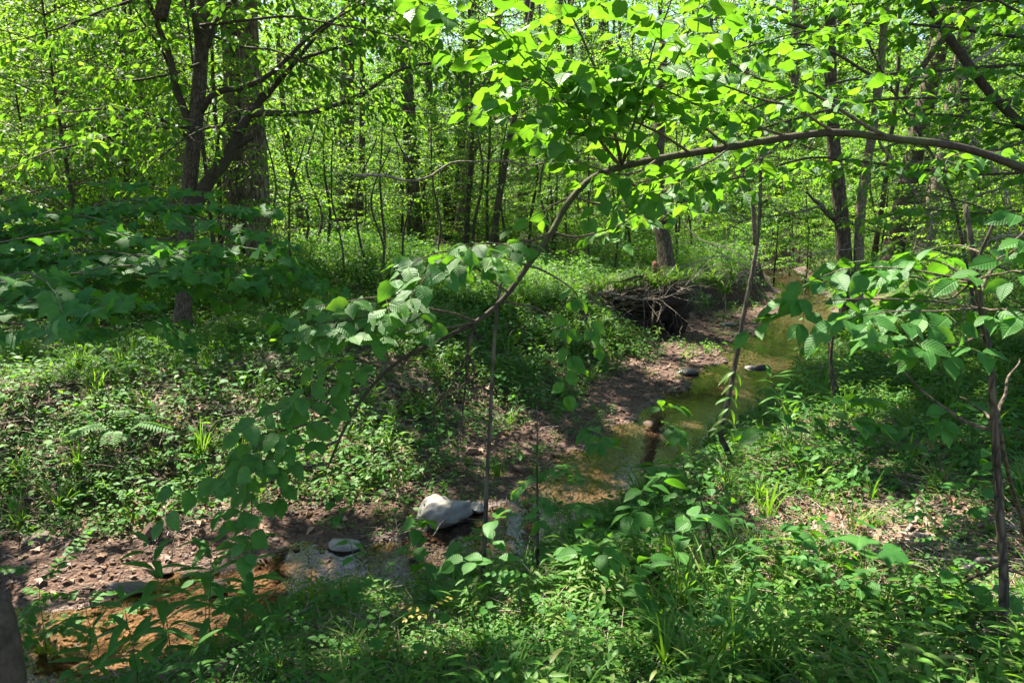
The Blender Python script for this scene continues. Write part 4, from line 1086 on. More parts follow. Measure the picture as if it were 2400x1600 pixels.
for i in range(54):
    u0, v0 = g2.uniform(1530, 1590), g2.uniform(655, 715)
    if i < 24: e1 = (g2.uniform(1380, 1480), g2.uniform(665, 730))
    elif i < 40: e1 = (g2.uniform(1500, 1600), g2.uniform(740, 792))
    else: e1 = (g2.uniform(1400, 1500), g2.uniform(690, 780))
    m1 = ((u0 + e1[0]) / 2 + g2.normal() * 14, (v0 + e1[1]) / 2 + g2.normal() * 12)
    w = g2.uniform(2, 7) if i < 40 else g2.uniform(1, 2.5)
    rb.tube('root', path([(u0, v0), m1, e1], D3 - 0.2, D3 - 0.5 - g2.uniform(0, 1.0), 14, 0.05, i), w * k, 0.6 * k, 6)
for i in range(70):
    u0 = g2.uniform(1395, 1790); q0 = G(u0, 640 + g2.uniform(0, 25)); q0 = q0 + [0, -0.1, 0.05]
    l_ = g2.uniform(0.2, 0.7); d_ = np.array([g2.normal() * 0.5, -0.25, -0.8])
    rb.tube('root', smooth_path([q0, q0 + d_ * l_ * 0.5 + g2.normal(size=3) * 0.06, q0 + d_ * l_ + g2.normal(size=3) * 0.08], 8, 0.02, i), g2.uniform(0.004, 0.014), 0.002, 4)
rb.finish({'root': M['bark_dark']})
for c, dm, sd in (((1510, 706), (0.75, 0.5, 0.22), 1), ((1570, 712), (0.42, 0.4, 0.40), 2), ((1440, 700), (0.6, 0.4, 0.13), 3), ((1585, 758), (0.2, 0.18, 0.3), 4)):
    lump(P(*c, D3 - 0.25), dm, sd, M['soil'], 'earth', rb.root, 4, 0.3)
tag(link('stump', mesh_tri('stump', *tube(path([(1550, 660), (1540, 635), (1532, 612)], D3 - .3, D3 - .3, 8, 0.01, 3), np.array([12, 11, 11, 10, 10, 9, 8, 3]) * k, 9), M['redwood'])), 'short broken reddish stump leaning beside the dead snag', 'stump')
g3 = R(321)
for i in range(16):
    u_ = 1400 + i * 21 + g3.normal() * 6; q_ = P(u_, 668 + g3.normal() * 8 + (14 if i < 5 else 0), D3 - 0.45)
    r_ = link('overhanging_grass_tuft', None); r_.location = q_
    tag(r_, 'green grass clump drooping over the undercut bank edge ' + near(q_), 'grass tuft', 'grass clumps along the undercut edge')
    mark(link('blades', tuft(46, 0.12, 0.42 + 0.1 * g3.random(), M['grass'], 340 + i, 0.012, (0.8, 1.9)), r_), 'stuff')
# dry brush hanging over the gravel bar
def dead_branch(name, label, px, d0, d1, w0, nt, tl, seed, mat='deadwood', cat='branch', spread=0.7, wig=0.02):
    q = path(px, d0, d1, 36, wig, seed); k = (d0 + d1) / 2 / 1867
    c = q[0]
    pl = Plant(name, label, cat, c, None, seed)
    pl.tube('branch', q, w0 / 2 * k, w0 / 8 * k, 7)
    T = nrm(np.gradient(q, axis=0))
    for i in range(nt):
        j = int(pl.g.uniform(6, 35)); L = tl * pl.g.uniform(0.4, 1.2)
        d = nrm(T[j] * 0.7 + pl.g.normal(size=3) * spread)
        t = [q[j], q[j] + d * L * 0.5 + pl.g.normal(size=3) * L * 0.06, q[j] + d * L + pl.g.normal(size=3) * L * 0.12 - [0, 0, L * 0.15]]
        p2 = smooth_path(t, 9, L * 0.02, seed + i)
        pl.tube('twig', p2, max(w0 / 7 * k, 0.003), 0.0015, 4)
        for m_ in (4, 6):
            if pl.g.random() < 0.7:
                d2 = nrm(d + pl.g.normal(size=3) * 0.8)
                pl.tube('twig', np.array([p2[m_], p2[m_] + d2 * L * 0.2, p2[m_] + d2 * L * 0.38 - [0, 0, .02]]), 0.003, 0.001, 3)
    pl.finish({'branch': M[mat], 'twig': M[mat]})
    return pl
dead_branch('dead_branch', 'bare reddish dead branch reaching right over the gravel bar to the cut bank', [(1440, 700), (1520, 690), (1600, 662), (1680, 645), (1765, 636)], D3 - 0.8, D3 - 0.4, 7, 26, 0.9, 560)
dead_branch('dead_branch', 'dense dry twiggy branch hanging over the dark root mass', [(1400, 685), (1450, 690), (1500, 700), (1560, 695), (1625, 655)], D3 - 1.0, D3 - 0.9, 6, 34, 0.8, 561)
dead_branch('dead_branch', 'thin pale arched dead branch in front of the snag', [(1588, 495), (1610, 525), (1650, 560), (1710, 580), (1745, 605), (1768, 622)], 8.5, 8.2, 4, 8, 0.35, 562)
dead_branch('dead_branch', 'fine grey dead twigs beside the bent sapling stem', [(1770, 655), (1700, 600), (1640, 612), (1560, 640)], 10, 10.5, 4, 14, 0.6, 563)
dead_branch('bare_branch', 'bare grey branch running level across the middle of the wood', [(830, 412), (895, 413), (960, 423), (1010, 415), (1070, 385), (1130, 380), (1190, 378), (1250, 388), (1300, 374), (1360, 366), (1410, 375), (1440, 395)], 4.3, 4.0, 8, 4, 0.12, 564, 'bark_light')
dead_branch('dead_branch', 'dead drooping stick with forked end on the slope left of the pale boulder', [(920, 1095), (948, 1120), (940, 1150), (928, 1165)], 7.3, 7.0, 6, 2, 0.12, 565)
dead_branch('dead_branch', 'thin dead stick standing in the water against the pale boulder', [(1015, 1255), (1050, 1210), (1062, 1170), (1045, 1140)], 6.3, 6.5, 3.5, 0, 0.1, 566)

# right cluster of trunks
trunk_tree('twin_stemmed_tree', 'twin stemmed brown tree by the stream on the right', [(1990, 790), (1985, 700), (1978, 560), (1968, 440), (1958, 340), (1950, 200), (1945, -100)], 40, 22, M['bark'], 570, None, flare=1.5)
trunk_tree('twin_stemmed_tree', 'pale leaning stem rising from the foot of the twin stemmed tree', [(2012, 782), (2012, 640), (2016, 520), (2030, 390), (2050, 280), (2080, -50)], 26, 16, M['bark_light'], 571, None, flare=1.2)
trunk_tree('leaning_tree', 'dark rough trunk leaning right, behind the twin stemmed tree', [(2085, 640), (2100, 560), (2125, 440), (2150, 320), (2180, 200), (2230, 0), (2280, -200)], 48, 34, M['bark_dark'], 572)
trunk_tree('leaning_tree', 'lighter brown trunk leaning right beside the dark rough trunk', [(2148, 632), (2168, 560), (2195, 440), (2215, 340), (2240, 200), (2285, 0), (2330, -200)], 44, 28, M['bark_light'], 573)
trunk_tree('leaning_tree', 'dark shadowy trunk between the two leaning trunks', [(2130, 600), (2145, 480), (2170, 330), (2190, 100), (2210, -200)], 36, 26, M['bark_dark'], 574)
trunk_tree('slender_tree', 'black trunk at the upper right behind tangled twigs', [(2320, 600), (2310, 450), (2265, 300), (2255, 150), (2290, -150)], 32, 24, M['bark_dark'], 575)
q = rooted([(2300, 800), (2258, 578), (2225, 450), (2190, 370), (2130, 270), (2070, 175), (2030, 90)], 40, 0.015, 5)
lp = Plant('leaning_sapling', 'thin dark sapling leaning left across the right hand trunks', 'tree', q[0], None, 576)
lp.tube('trunk', q, 0.032, 0.014, 8)
for i in (12, 17, 22, 27, 32, 37): lp.branch([q[i], q[i] + [0.35 * (-1) ** i, -.1, .1], q[i] + [0.8 * (-1) ** i, -.2, .15]], 0.008, 0.002, 0.16, 0.35, 0.10, 0.07, 0.3, 'limb', 4, 0)
lp.finish({'trunk': M['bark_dark'], 'limb': M['twig'], 'twigs': M['twig']}, None, BROAD, 'broad', 120, 'leaf', M['under'])
dead_branch('dead_branch', 'broken bare limb stub slanting left from the twin stemmed tree', [(1962, 520), (1930, 490), (1905, 465), (1890, 448)], float(proj(G(1990, 790))[2]), float(proj(G(1990, 790))[2]) - .3, 17, 0, 0.2, 577, 'bark')
dead_branch('dead_branch', 'thin white dead stick hanging beside the lighter leaning trunk', [(2185, 500), (2172, 560), (2160, 590), (2155, 640)], 9.5, 9.3, 4, 3, 0.25, 578)
dead_branch('dead_branch', 'long grey twig lying level in front of the twin stemmed tree', [(1890, 600), (1960, 585), (2030, 580), (2080, 570)], 9.8, 9.5, 4, 6, 0.3, 579)

for i, (px, d0, d1) in enumerate([([(2420, 200), (2330, 260), (2260, 340), (2200, 390)], 8.5, 8.0), ([(2440, 420), (2340, 440), (2250, 470), (2160, 500)], 8.0, 7.8), ([(2400, 60), (2320, 130), (2220, 170), (2130, 190)], 8.0, 7.6), ([(2060, 330), (2110, 400), (2150, 470), (2190, 540)], 9.5, 9.0), ([(2440, 560), (2330, 560), (2240, 600), (2170, 650)], 7.8, 7.6), ([(1930, 480), (1860, 500), (1780, 510), (1700, 540)], 10.5, 10.2), ([(2290, 330), (2340, 420), (2390, 520)], 8.4, 8.0)]):
    dead_branch('dead_branch', ['dry twiggy branch drooping at the upper right edge', 'level dry branch with fine twigs at the right edge', 'bare twiggy branch in the upper right corner foliage', 'dry tangle of twigs before the dark rough trunk', 'low dry branch behind the broad leaved shrub', 'grey dead twigs left of the twin stemmed tree', 'dry branch falling before the black trunk'][i], px, d0, d1, 7, 26, 0.7, 590 + i, 'bark_light' if i % 2 else 'deadwood')
# saplings standing in the picture
def sapling(name, label, px, w0, w1, mat, seed, dtop=None, wig=0.008, tops=0, tl=0.3, ls=0.09, lm='broad'):
    q = rooted(px, 44, wig, seed, dtop); k = float(proj(q[1])[2]) / 1867
    pl = Plant(name, label, 'sapling', q[0] + [0, 0, 0.08], None, seed)
    pl.tube('trunk', q, w0 / 2 * k, w1 / 2 * k, 8)
    for i in range(tops):
        j = int(44 * (0.55 + 0.45 * i / max(1, tops))); a = i * 2.4
        pl.twig(q[min(j, 43)], (math.cos(a), math.sin(a) * 0.6, 0.3), tl * pl.g.uniform(0.7, 1.2), ls, 0.06, 0)
    return pl, q, k
S_END = {'trunk': M['bark'], 'limb': M['twig'], 'twigs': M['twig']}
pl, q, k = sapling('pale_sapling', 'thin pale upright sapling at the near water edge before the pale boulder', [(1130, 1395), (1136, 1250), (1143, 1080), (1152, 900), (1162, 760), (1172, 668)], 12, 7, None, 601)
pl.tube('limb', path([(1172, 668), (1180, 660)], 5.3, 5.3, 4), 0.008, 0.004); pl.finish(S_END, None, BROAD, 'broad', 60, 'leaf', M['broad'])
pl, q, k = sapling('thin_sapling', 'thin black leafless stem standing straight right of the pale sapling', [(1261, 1372), (1262, 1250), (1262, 1100), (1258, 950)], 8, 3, None, 602)
pl.finish({'trunk': M['bark_dark'], 'twigs': M['twig']}, None, BROAD, 'broad', 20, 'leaf', M['broad'])
pl, q, k = sapling('bent_sapling', 'tall crooked grey green sapling bent at its foot beside the pool', [(1722, 1100), (1700, 1045), (1688, 1022), (1700, 960), (1722, 850), (1742, 740), (1766, 620), (1776, 540), (1782, 420), (1786, 300)], 14, 7, None, 603)
pl.tube('limb', path([(1772, 575), (1762, 520), (1748, 450), (1735, 400), (1722, 330)], 6.1, 6.1, 14, 0.01, 2), 0.02, 0.01)
for v in (870, 900, 930, 955, 980, 1000):
    c = path([(1700 + (1000 - v) * 0.16, v), (1701 + (1000 - v) * 0.16, v - 2)], 6.0)[0]
    for s_ in (-1, 1, -1):
        pl.leaf(c + [0, -0.012, 0], (s_ * 0.8 - 0.3, -0.3, -0.35 + 0.3 * pl.g.normal()), (0, -0.4, 1), pl.g.uniform(0.09, 0.15))
pl.finish(S_END, None, LANCE, 'lance', 60, 'leaf', M['grass'])
pl, q, k = sapling('dark_sapling', 'dark slender sapling with bare side sticks near the right edge', [(2340, 1540), (2352, 1400), (2352, 1200), (2345, 1030), (2328, 850), (2305, 720), (2285, 600), (2262, 480)], 24, 12, None, 604)
dk = float(proj(q[1])[2])
for px in ([(2346, 1010), (2270, 990), (2190, 940), (2120, 870), (2060, 820)], [(2348, 1320), (2300, 1345), (2240, 1375)], [(2346, 1020), (2300, 960), (2250, 930)], [(2340, 990), (2360, 900), (2390, 840)], [(2350, 1330), (2385, 1340), (2420, 1352)], [(2300, 690), (2340, 600), (2400, 540)]):
    pl.tube('limb', path(px, dk, dk + 0.3, 16, 0.01, len(px)), 0.0095, 0.003, 6)
pl.finish({'trunk': M['bark_dark'], 'limb': M['bark']}, None, BROAD, 'broad', 0, 'leaf', M['broad'])
for i, (px, w) in enumerate([([(1960, 975), (1948, 850), (1955, 740)], 12), ([(2000, 950), (1948, 880), (1942, 800)], 7), ([(1680, 1350), (1660, 1230), (1640, 1160)], 6)]):
    pl, q, k = sapling('thin_sapling', ['brown crooked stem on the near bank beside the pool', 'short grey stem leaning beside the brown crooked stem', 'leafy purple stemmed seedling on the near bank below the bent sapling'][i], px, w, w * 0.5, None, 610 + i, None, 0.01, 5 if i != 1 else 2, 0.28, 0.085)
    pl.finish({'trunk': M['bark_dark'], 'twigs': M['twig']}, None, BROAD, 'broad', 60, 'leaf', M['broad'])
q = rooted([(10, 1660), (12, 1560), (4, 1480), (-20, 1395)], 12, 0.0, 1)
pl = Plant('leaning_stump', 'blurred dark brown stub of a trunk in the near left corner', 'stump', q[0], None, 620)
qq = smooth_path([P(10, 1760, 1.75), P(8, 1580, 1.75), P(-6, 1470, 1.75), P(-24, 1396, 1.76)], 14)
qq = np.concatenate([[[qq[0][0], qq[0][1], h1(qq[0][0], qq[0][1]) - 0.1]], qq])
pl.parts['trunk'] = [tube(qq, np.r_[0.058, np.linspace(0.05, 0.036, 14)], 14)]
pl.finish({'trunk': M['bough']})
# slim dark stems in the middle distance
g2 = R(88)
for i in range(34):
    u = [640, 700, 735, 760, 800, 880, 905, 945, 980, 1010, 1240, 1275, 1300, 1335, 60, 130, 215, 300, 1480, 1630, 1660, 1860, 2060, 2250, 2380, 865, 1110, 1190, 690, 1590, 1820, 1900, 1450, 350][i] + g2.normal() * 6
    v = g2.uniform(575, 680) if 600 < u < 1400 else g2.uniform(560, 640)
    pl, q, k = sapling('thin_sapling', 'thin dark understory stem ' + near(G(u, v, 1.0)), [(u, v), (u + g2.normal() * 12, v - 90), (u + g2.normal() * 22, v - 200), (u + g2.normal() * 34, v - 330)], g2.uniform(5, 9), 3, None, 630 + i, None, 0.022, 9, 0.6, 0.1)
    pl.root['group'] = 'thin stems in the understory'
    pl.finish({'trunk': M['bark_dark'], 'twigs': M['twig']}, None, SIMPLE, 'simple', 0, 'leaf', M['under'])

# ------------------------------------------------------------------ arching bough with large toothed leaves, from the right edge to the lower left
bo = Plant('arching_tree', 'long arching bough with big toothed leaves bending from the right edge down to the stream', 'tree', P(2900, 900, 4.6) * [1, 1, 0] + [0, 0, 0.9], None, 701)
bo.tilt = 0.4
main = path([(2900, 1000), (2760, 700), (2600, 480), (2400, 395), (2250, 345), (2100, 325), (1950, 310), (1850, 320), (1700, 345), (1550, 370), (1450, 392), (1385, 420), (1340, 465), (1290, 550), (1240, 620), (1180, 700), (1120, 752), (1040, 792), (930, 850), (860, 920), (810, 1000), (772, 1085)], 4.7, 3.7, 120, 0.008, 1)
main[0][2] = h1(main[0][0], main[0][1]) - 0.1
kb = 4.1 / 1867
bo.parts['trunk'] = [tube(main, np.interp(np.linspace(0, 1, 120), [0, .25, .45, .65, .8, 1], [18, 11, 9.5, 9, 6.5, 2.6]) * kb, 9)]
mu, mv, md = proj(main)
def at_bough(u, v): return main[int(np.argmin((mu - u) ** 2 + (mv - v) ** 2))]
def side(px, d0, d1, r0, r1, every, tl, ls=0.115, sp=0.062, start=0.25, lev=0, rise=0.1, from_bough=True):
    q = path(px, d0, d1, 26, 0.012, int(px[0][0]) % 97)
    if from_bough: q = q + (at_bough(*px[0]) - q[0]) * np.linspace(1, 0, 26)[:, None]
    bo.branch(q, r0 * kb, r1 * kb, every, tl, ls, sp, start, 'limb', 6, lev, False, 0.35, 26, 0.0, rise)
bo.nv = np.array([0.0, -0.5, 0.85])
for px, d0, d1 in [([(1240, 620), (1180, 600), (1110, 590), (1050, 580), (990, 605)], 4.0, 3.5), ([(1290, 550), (1240, 570), (1190, 575), (1130, 570)], 4.0, 3.6), ([(1180, 690), (1120, 640), (1060, 615), (1010, 640)], 3.9, 3.4),
                   ([(1120, 745), (1040, 720), (950, 700), (860, 695), (760, 715)], 3.9, 3.3), ([(1120, 745), (1060, 760), (960, 745), (850, 740), (790, 750)], 3.9, 3.5), ([(1040, 785), (960, 790), (880, 770), (810, 780)], 3.8, 3.5),
                   ([(930, 850), (860, 850), (790, 850), (750, 880)], 3.8, 3.5), ([(860, 920), (790, 920), (720, 930), (650, 960)], 3.75, 3.4), ([(820, 985), (760, 985), (700, 1000), (640, 1020), (600, 1050)], 3.7, 3.35), ([(800, 1020), (740, 1040), (690, 1050), (620, 1075), (540, 1090), (470, 1130)], 3.7, 3.3), ([(772, 1085), (700, 1100), (650, 1120), (600, 1150), (590, 1200)], 3.7, 3.35)]:
    side(px, d0, d1, 3.2, 1.2, 0.075, 0.20, 0.115, 0.05, 0.2)
for px, d0, d1 in [([(1340, 465), (1400, 480), (1470, 470), (1530, 450), (1600, 440)], 4.1, 4.4), ([(1290, 550), (1350, 560), (1430, 540), (1500, 500), (1580, 480)], 4.0, 4.5), ([(1240, 620), (1300, 640), (1350, 680), (1370, 740)], 4.0, 4.1), ([(1180, 700), (1260, 720), (1320, 780), (1330, 840)], 3.9, 4.0), ([(1340, 465), (1300, 480), (1260, 500)], 4.1, 4.2)]:
    side(px, d0, d1, 3.0, 1.0, 0.09, 0.18, 0.105, 0.055, 0.3)
for px in ([(1110, 760), (1090, 830), (1060, 890), (1030, 950), (1005, 975)], [(1100, 790), (1092, 850), (1085, 900), (1085, 1030)], [(1095, 830), (1110, 860), (1095, 890), (1070, 930)], [(1040, 920), (1020, 960), (1035, 1050)]):
    bo.tube('bare_twig', path(px, 3.9, 4.1, 20, 0.012, px[1][0] % 50), 3.6 * kb, 1.3 * kb, 5)
bo.nv = np.array([-0.15, 0.55, 0.8])
# crown of the same tree filling the upper right
for px, d0, d1, r0 in [([(1450, 392), (1430, 290), (1410, 190), (1370, 90), (1325, 0), (1290, -80)], 4.15, 3.3, 5), ([(1425, 270), (1380, 240), (1330, 190), (1270, 150)], 3.9, 3.2, 3), ([(1410, 190), (1330, 120), (1240, 70), (1150, 50), (1080, 60)], 3.7, 2.9, 3), ([(1370, 90), (1290, 40), (1200, 10), (1100, 0)], 3.5, 2.8, 3),
                       ([(1410, 190), (1480, 130), (1560, 90), (1620, 60)], 3.7, 3.1, 3), ([(1380, 110), (1440, 50), (1500, 20), (1580, -20)], 3.5, 2.9, 3), ([(1550, 370), (1480, 330), (1390, 310), (1300, 300), (1230, 280)], 4.1, 3.5, 4), ([(1620, 355), (1540, 300), (1440, 260), (1330, 240), (1250, 210)], 4.1, 3.4, 4),
                       ([(1700, 345), (1620, 290), (1520, 250), (1430, 240)], 4.2, 3.6, 4), ([(1850, 320), (1740, 280), (1640, 240), (1540, 200), (1480, 190)], 4.3, 3.6, 4), ([(1950, 310), (1850, 250), (1740, 220), (1640, 180), (1560, 150)], 4.3, 3.6, 4), ([(2100, 325), (1990, 260), (1880, 200), (1760, 170), (1660, 120)], 4.4, 3.7, 5),
                       ([(1550, 370), (1480, 400), (1400, 390), (1330, 370)], 4.1, 3.6, 3), ([(1700, 345), (1640, 390), (1560, 420), (1480, 430)], 4.2, 3.9, 3), ([(1850, 320), (1780, 370), (1700, 410), (1620, 420)], 4.3, 4.1, 3)]:
    side(px, d0, d1, r0, 1.2, 0.075, 0.34, 0.118, 0.06, 0.22, 0, 0.35)
bo.finish({'trunk': M['bough'], 'limb': M['twig'], 'twigs': M['twig'], 'bare_twig': M['bark_dark']}, None, ELM, 'elm', 300, 'leaf', M['elm'], reached)
# a second tree behind it: level boughs sweeping in from the upper right
ur = Plant('overhanging_tree', 'tree outside the right edge sending level leafy boughs over the stream', 'tree', P(3300, 900, 6.5) * [1, 1, 0] + [0, 0, 0.9], None, 702)
ur.nv = np.array([-0.1, 0.45, 0.85]); ur.tilt = 0.4
tq = path([(3300, 1100), (3240, 600), (3150, 200), (3050, -300)], 6.5, 6.5, 24, 0.02, 3); tq[0][2] = h1(tq[0][0], tq[0][1]) - .1
ur.tube('trunk', tq, 0.11, 0.05, 10)
for i, (px, d0, d1, r0) in enumerate([([(3150, 200), (2700, 140), (2400, 150), (2200, 165), (2050, 180), (1900, 210), (1780, 250), (1700, 290)], 6.5, 5.2, 9), ([(3180, 300), (2700, 230), (2400, 235), (2250, 225), (2100, 222), (1980, 240), (1860, 275), (1700, 330), (1620, 360)], 6.5, 5.0, 8),
                         ([(3120, 50), (2700, 60), (2400, 80), (2200, 60), (2050, 50), (1900, 70), (1750, 110)], 6.5, 5.6, 8), ([(3100, -50), (2600, -10), (2300, 0), (2100, -20), (1900, -30), (1700, 0), (1600, 30)], 6.5, 5.5, 8), ([(3200, 400), (2700, 330), (2400, 300), (2200, 270), (2000, 290), (1900, 310)], 6.5, 5.8, 7),
                         ([(3200, 480), (2800, 420), (2500, 400), (2300, 410), (2150, 400), (2000, 380), (1900, 370), (1780, 400), (1620, 450), (1500, 500)], 6.5, 5.2, 7), ([(3050, -200), (2500, -90), (2165, -10), (2000, 10), (1900, 20)], 6.5, 6.2, 7), ([(3240, 560), (2800, 520), (2500, 480), (2300, 500), (2150, 490)], 6.5, 6.2, 6),
                         ([(2800, 60), (2600, 110), (2420, 40), (2300, -20), (2200, -60)], 6.2, 5.0, 6), ([(2700, 230), (2500, 290), (2350, 350), (2250, 360)], 6.2, 5.2, 5), ([(1900, 70), (1800, 40), (1720, 30), (1650, 60)], 5.8, 5.4, 4), ([(2050, 180), (1950, 130), (1850, 110), (1780, 150)], 5.8, 5.3, 4)]):
    q = path(px, d0, d1, 46, 0.02, 40 + i)
    ur.branch(q, r0 * 5.8 / 1867, 1.5 * 5.8 / 1867, 0.12, 0.42, 0.105, 0.06, 0.15, 'limb', 6, 1, False, 0.3, 46, 0.0, 0.12)
q = path([(2900, 600), (2700, 450), (2400, 292), (2330, 222), (2250, 120), (2165, 0), (2100, -90)], 6.0, 6.4, 30, 0.02, 5); ur.tube('limb', q, 0.045, 0.028, 8)
ur.finish({'trunk': M['bark'], 'limb': M['bough'], 'twigs': M['twig']}, None, ELM[:2] + BROAD[:1], 'elm2', 300, 'leaf', M['elm'], reached)

# maple with level layers of lobed leaves on the left
mp = Plant('maple_sapling', 'young maple with level layers of lobed leaves at the left edge', 'tree', G(-420, 1100), None, 703)
mp.nv = np.array([0.05, -0.22, 0.95]); mp.tilt = 0.45; mp.hang = 0.6
bq = mp.base; top = bq + [0.3, 0.3, 3.2]
sq = smooth_path([bq - [0, 0, .1], bq + [.1, .1, 1.2], bq + [.25, .2, 2.2], top], 24, 0.03, 3); mp.tube('trunk', sq, 0.04, 0.012, 8)
def mstem(v): return sq[int(np.clip((800 - v) / 900 * 23 + 8, 2, 23))]
for i, (px, d1) in enumerate([([(120, 520), (300, 470), (420, 480), (500, 480)], 5.2), ([(100, 500), (250, 490), (400, 500), (545, 530)], 4.8), ([(60, 560), (220, 560), (400, 560), (570, 580)], 4.6), ([(80, 600), (250, 610), (420, 620), (600, 625)], 4.8), ([(60, 640), (260, 650), (430, 650), (620, 640), (720, 665)], 5.0),
                         ([(40, 560), (150, 540), (260, 545), (340, 560)], 3.9), ([(60, 660), (180, 640), (300, 620), (400, 630)], 3.8), ([(500, 690), (560, 720), (620, 740), (680, 760)], 5.6), ([(0, 480), (120, 440), (260, 430), (370, 440)], 5.6), 
                         ([(0, 700), (60, 700), (110, 690), (170, 700)], 3.1), ([(-40, 660), (20, 650), (60, 640), (110, 660)], 3.0), ([(-40, 740), (20, 755), (60, 760), (90, 765)], 2.9), ([(0, 620), (120, 600), (230, 590), (330, 600)], 4.2), ([(0, 520), (60, 500), (140, 500), (220, 510)], 4.6), ([(0, 620), (150, 640), (260, 690), (340, 740)], 4.5)]):
    e = np.array([P(u, v, d) for (u, v), d in zip(px, np.linspace(5.0 if d1 > 4 else 3.6, d1, len(px)))])
    q = np.concatenate([[mstem(px[0][1])], e])
    mp.branch(q, 0.009, 0.003, 0.12, 0.40, 0.095, 0.08, 0.2, 'limb', 5, 1 if i % 3 == 0 else 0, True, 0.15, 40, 0.01, 0.0)
mp.finish({'trunk': M['bark'], 'limb': M['twig'], 'twigs': M['stem']}, None, MAPLE, 'maple', 300, 'leaf', M['maple'])

# broad leaved shrub on the right
rs = Plant('broad_leaved_shrub', 'shrub with large pointed leaves in level sprays before the right hand trunks', 'shrub', G(2420, 1250), None, 704)
rs.nv = np.array([0.0, -0.35, 0.9]); rs.tilt = 0.35
bq = rs.base; sq = smooth_path([bq - [0, 0, .1], P(2345, 1000, 3.4), P(2300, 760, 3.3), P(2280, 640, 3.2), P(2330, 520, 3.1)], 24, 0.01, 3); rs.tube('trunk', sq, 0.014, 0.006, 8)
for i, (px, d0, d1) in enumerate([([(2290, 700), (2180, 690), (2060, 690), (1940, 700), (1850, 730)], 3.3, 3.3), ([(2290, 660), (2180, 640), (2070, 625), (1980, 630), (1900, 660)], 3.2, 3.3), ([(2285, 640), (2200, 610), (2110, 600), (2030, 610)], 3.2, 3.5), ([(2300, 740), (2200, 740), (2100, 735), (2010, 740)], 3.3, 2.9), ([(2300, 700), (2360, 660), (2420, 640)], 3.2, 2.9),
                             ([(2290, 650), (2350, 600), (2420, 570)], 3.2, 3.0), ([(2300, 720), (2370, 720), (2430, 730)], 3.2, 3.0), ([(2310, 780), (2240, 800), (2170, 800), (2110, 790)], 3.3, 3.0), ([(2290, 600), (2230, 580), (2160, 590)], 3.1, 3.5), ([(2320, 560), (2370, 530), (2430, 500)], 3.1, 3.0), ([(2270, 660), (2200, 660), (2120, 650), (2060, 655)], 3.2, 3.6), ([(2300, 690), (2230, 720), (2150, 700), (2080, 710)], 3.2, 3.7)]):
    q = path(px, d0, d1, 24, 0.008, i)
    q = q + (sq[int(np.argmin(np.linalg.norm(sq - q[0], axis=1)))] - q[0]) * np.linspace(1, 0, 24)[:, None]
    rs.branch(q, 0.005, 0.0018, 0.08, 0.18, 0.125, 0.06, 0.1, 'limb', 5, 0, False, 0.3, 24, 0.0, 0.05)
rs.finish({'trunk': M['bark_dark'], 'limb': M['twig'], 'twigs': M['stem']}, None, BROAD, 'broad', 300, 'leaf', M['broad'])

# ------------------------------------------------------------------ high crowns of the big trees, above the picture: unseen, placed to shade the stream
GAPS = [(G(u, v), r) for u, v, r in [(1040, 1190, 0.55), (1000, 1120, 0.5), (1100, 1080, 0.45), (1250, 1020, 0.35), (940, 1240, 0.3), (220, 1500, 0.6), (420, 1430, 0.42), (560, 1370, 0.25), (900, 1000, 0.6), (760, 1060, 0.4), (300, 870, 0.7), (520, 920, 0.5), (680, 860, 0.8), (840, 930, 0.6), (100, 800, 1.0), (560, 1110, 0.4), (600, 1180, 0.25),
        (1950, 1200, 0.45), (2060, 1240, 0.40), (1800, 1050, 0.5), (1720, 1150, 0.35), (2150, 1340, 0.25), (2010, 1290, 0.3), (1900, 1080, 0.35), (2260, 1200, 0.25), (2340, 1260, 0.2), (1320, 1480, 0.32), (1250, 1540, 0.25), (1370, 1430, 0.25), (1400, 1120, 0.3), (1470, 1010, 0.25), (1640, 830, 0.6), (1560, 880, 0.35), (1960, 980, 0.5), (2080, 960, 0.4), (1020, 900, 0.5), (1160, 960, 0.35),
        (700, 1450, 0.2), (900, 1420, 0.25), (1130, 1480, 0.2), (560, 1560, 0.2), (2320, 1540, 0.25)]]
GAPS += [(P(600, 420, D2), 1.3), (P(600, 560, D2), 0.7)]
GAPS += [(P(u, v, d), r) for u, v, d, r in [(1150, 60, 3.0, 0.35), (1300, 40, 3.0, 0.35), (1500, 190, 3.6, 0.45), (1650, 150, 3.8, 0.5), (1350, 260, 3.6, 0.35), (1800, 230, 4.2, 0.5), (1700, 330, 4.1, 0.4), (1230, 180, 3.4, 0.3), (1950, 60, 5.6, 0.6), (2150, 200, 5.5, 0.4), (1560, 450, 4.3, 0.35), (1350, 640, 4.0, 0.2), (250, 200, 8.5, 1.3), (420, 330, 8.5, 1.2), (700, 160, 9.0, 1.2), (950, 150, 9.0, 1.0), (120, 340, 8.5, 1.2), (560, 90, 9.5, 1.0), (300, 330, 9, 1.0), (2080, 160, 5.6, .4)]]
GAPS = [(t, r * (1.0 if t[0] < 0.9 or t[1] > 7.5 else 1.15)) for t, r in GAPS]
_g = R(99)
GAPS += [(np.array([x, y, h1(x, y)]), _g.uniform(0.09, 0.24)) for y, x in zip(_g.uniform(2.2, 14, 240), np.zeros(240)) for x in [_g.uniform(-0.66, 0.66) * y]]
GAPS = [(t, r) for t, r in GAPS if not (r < 0.21 and t[0] < -1.0 and t[1] < 6.6 and t[2] < 0.3)]
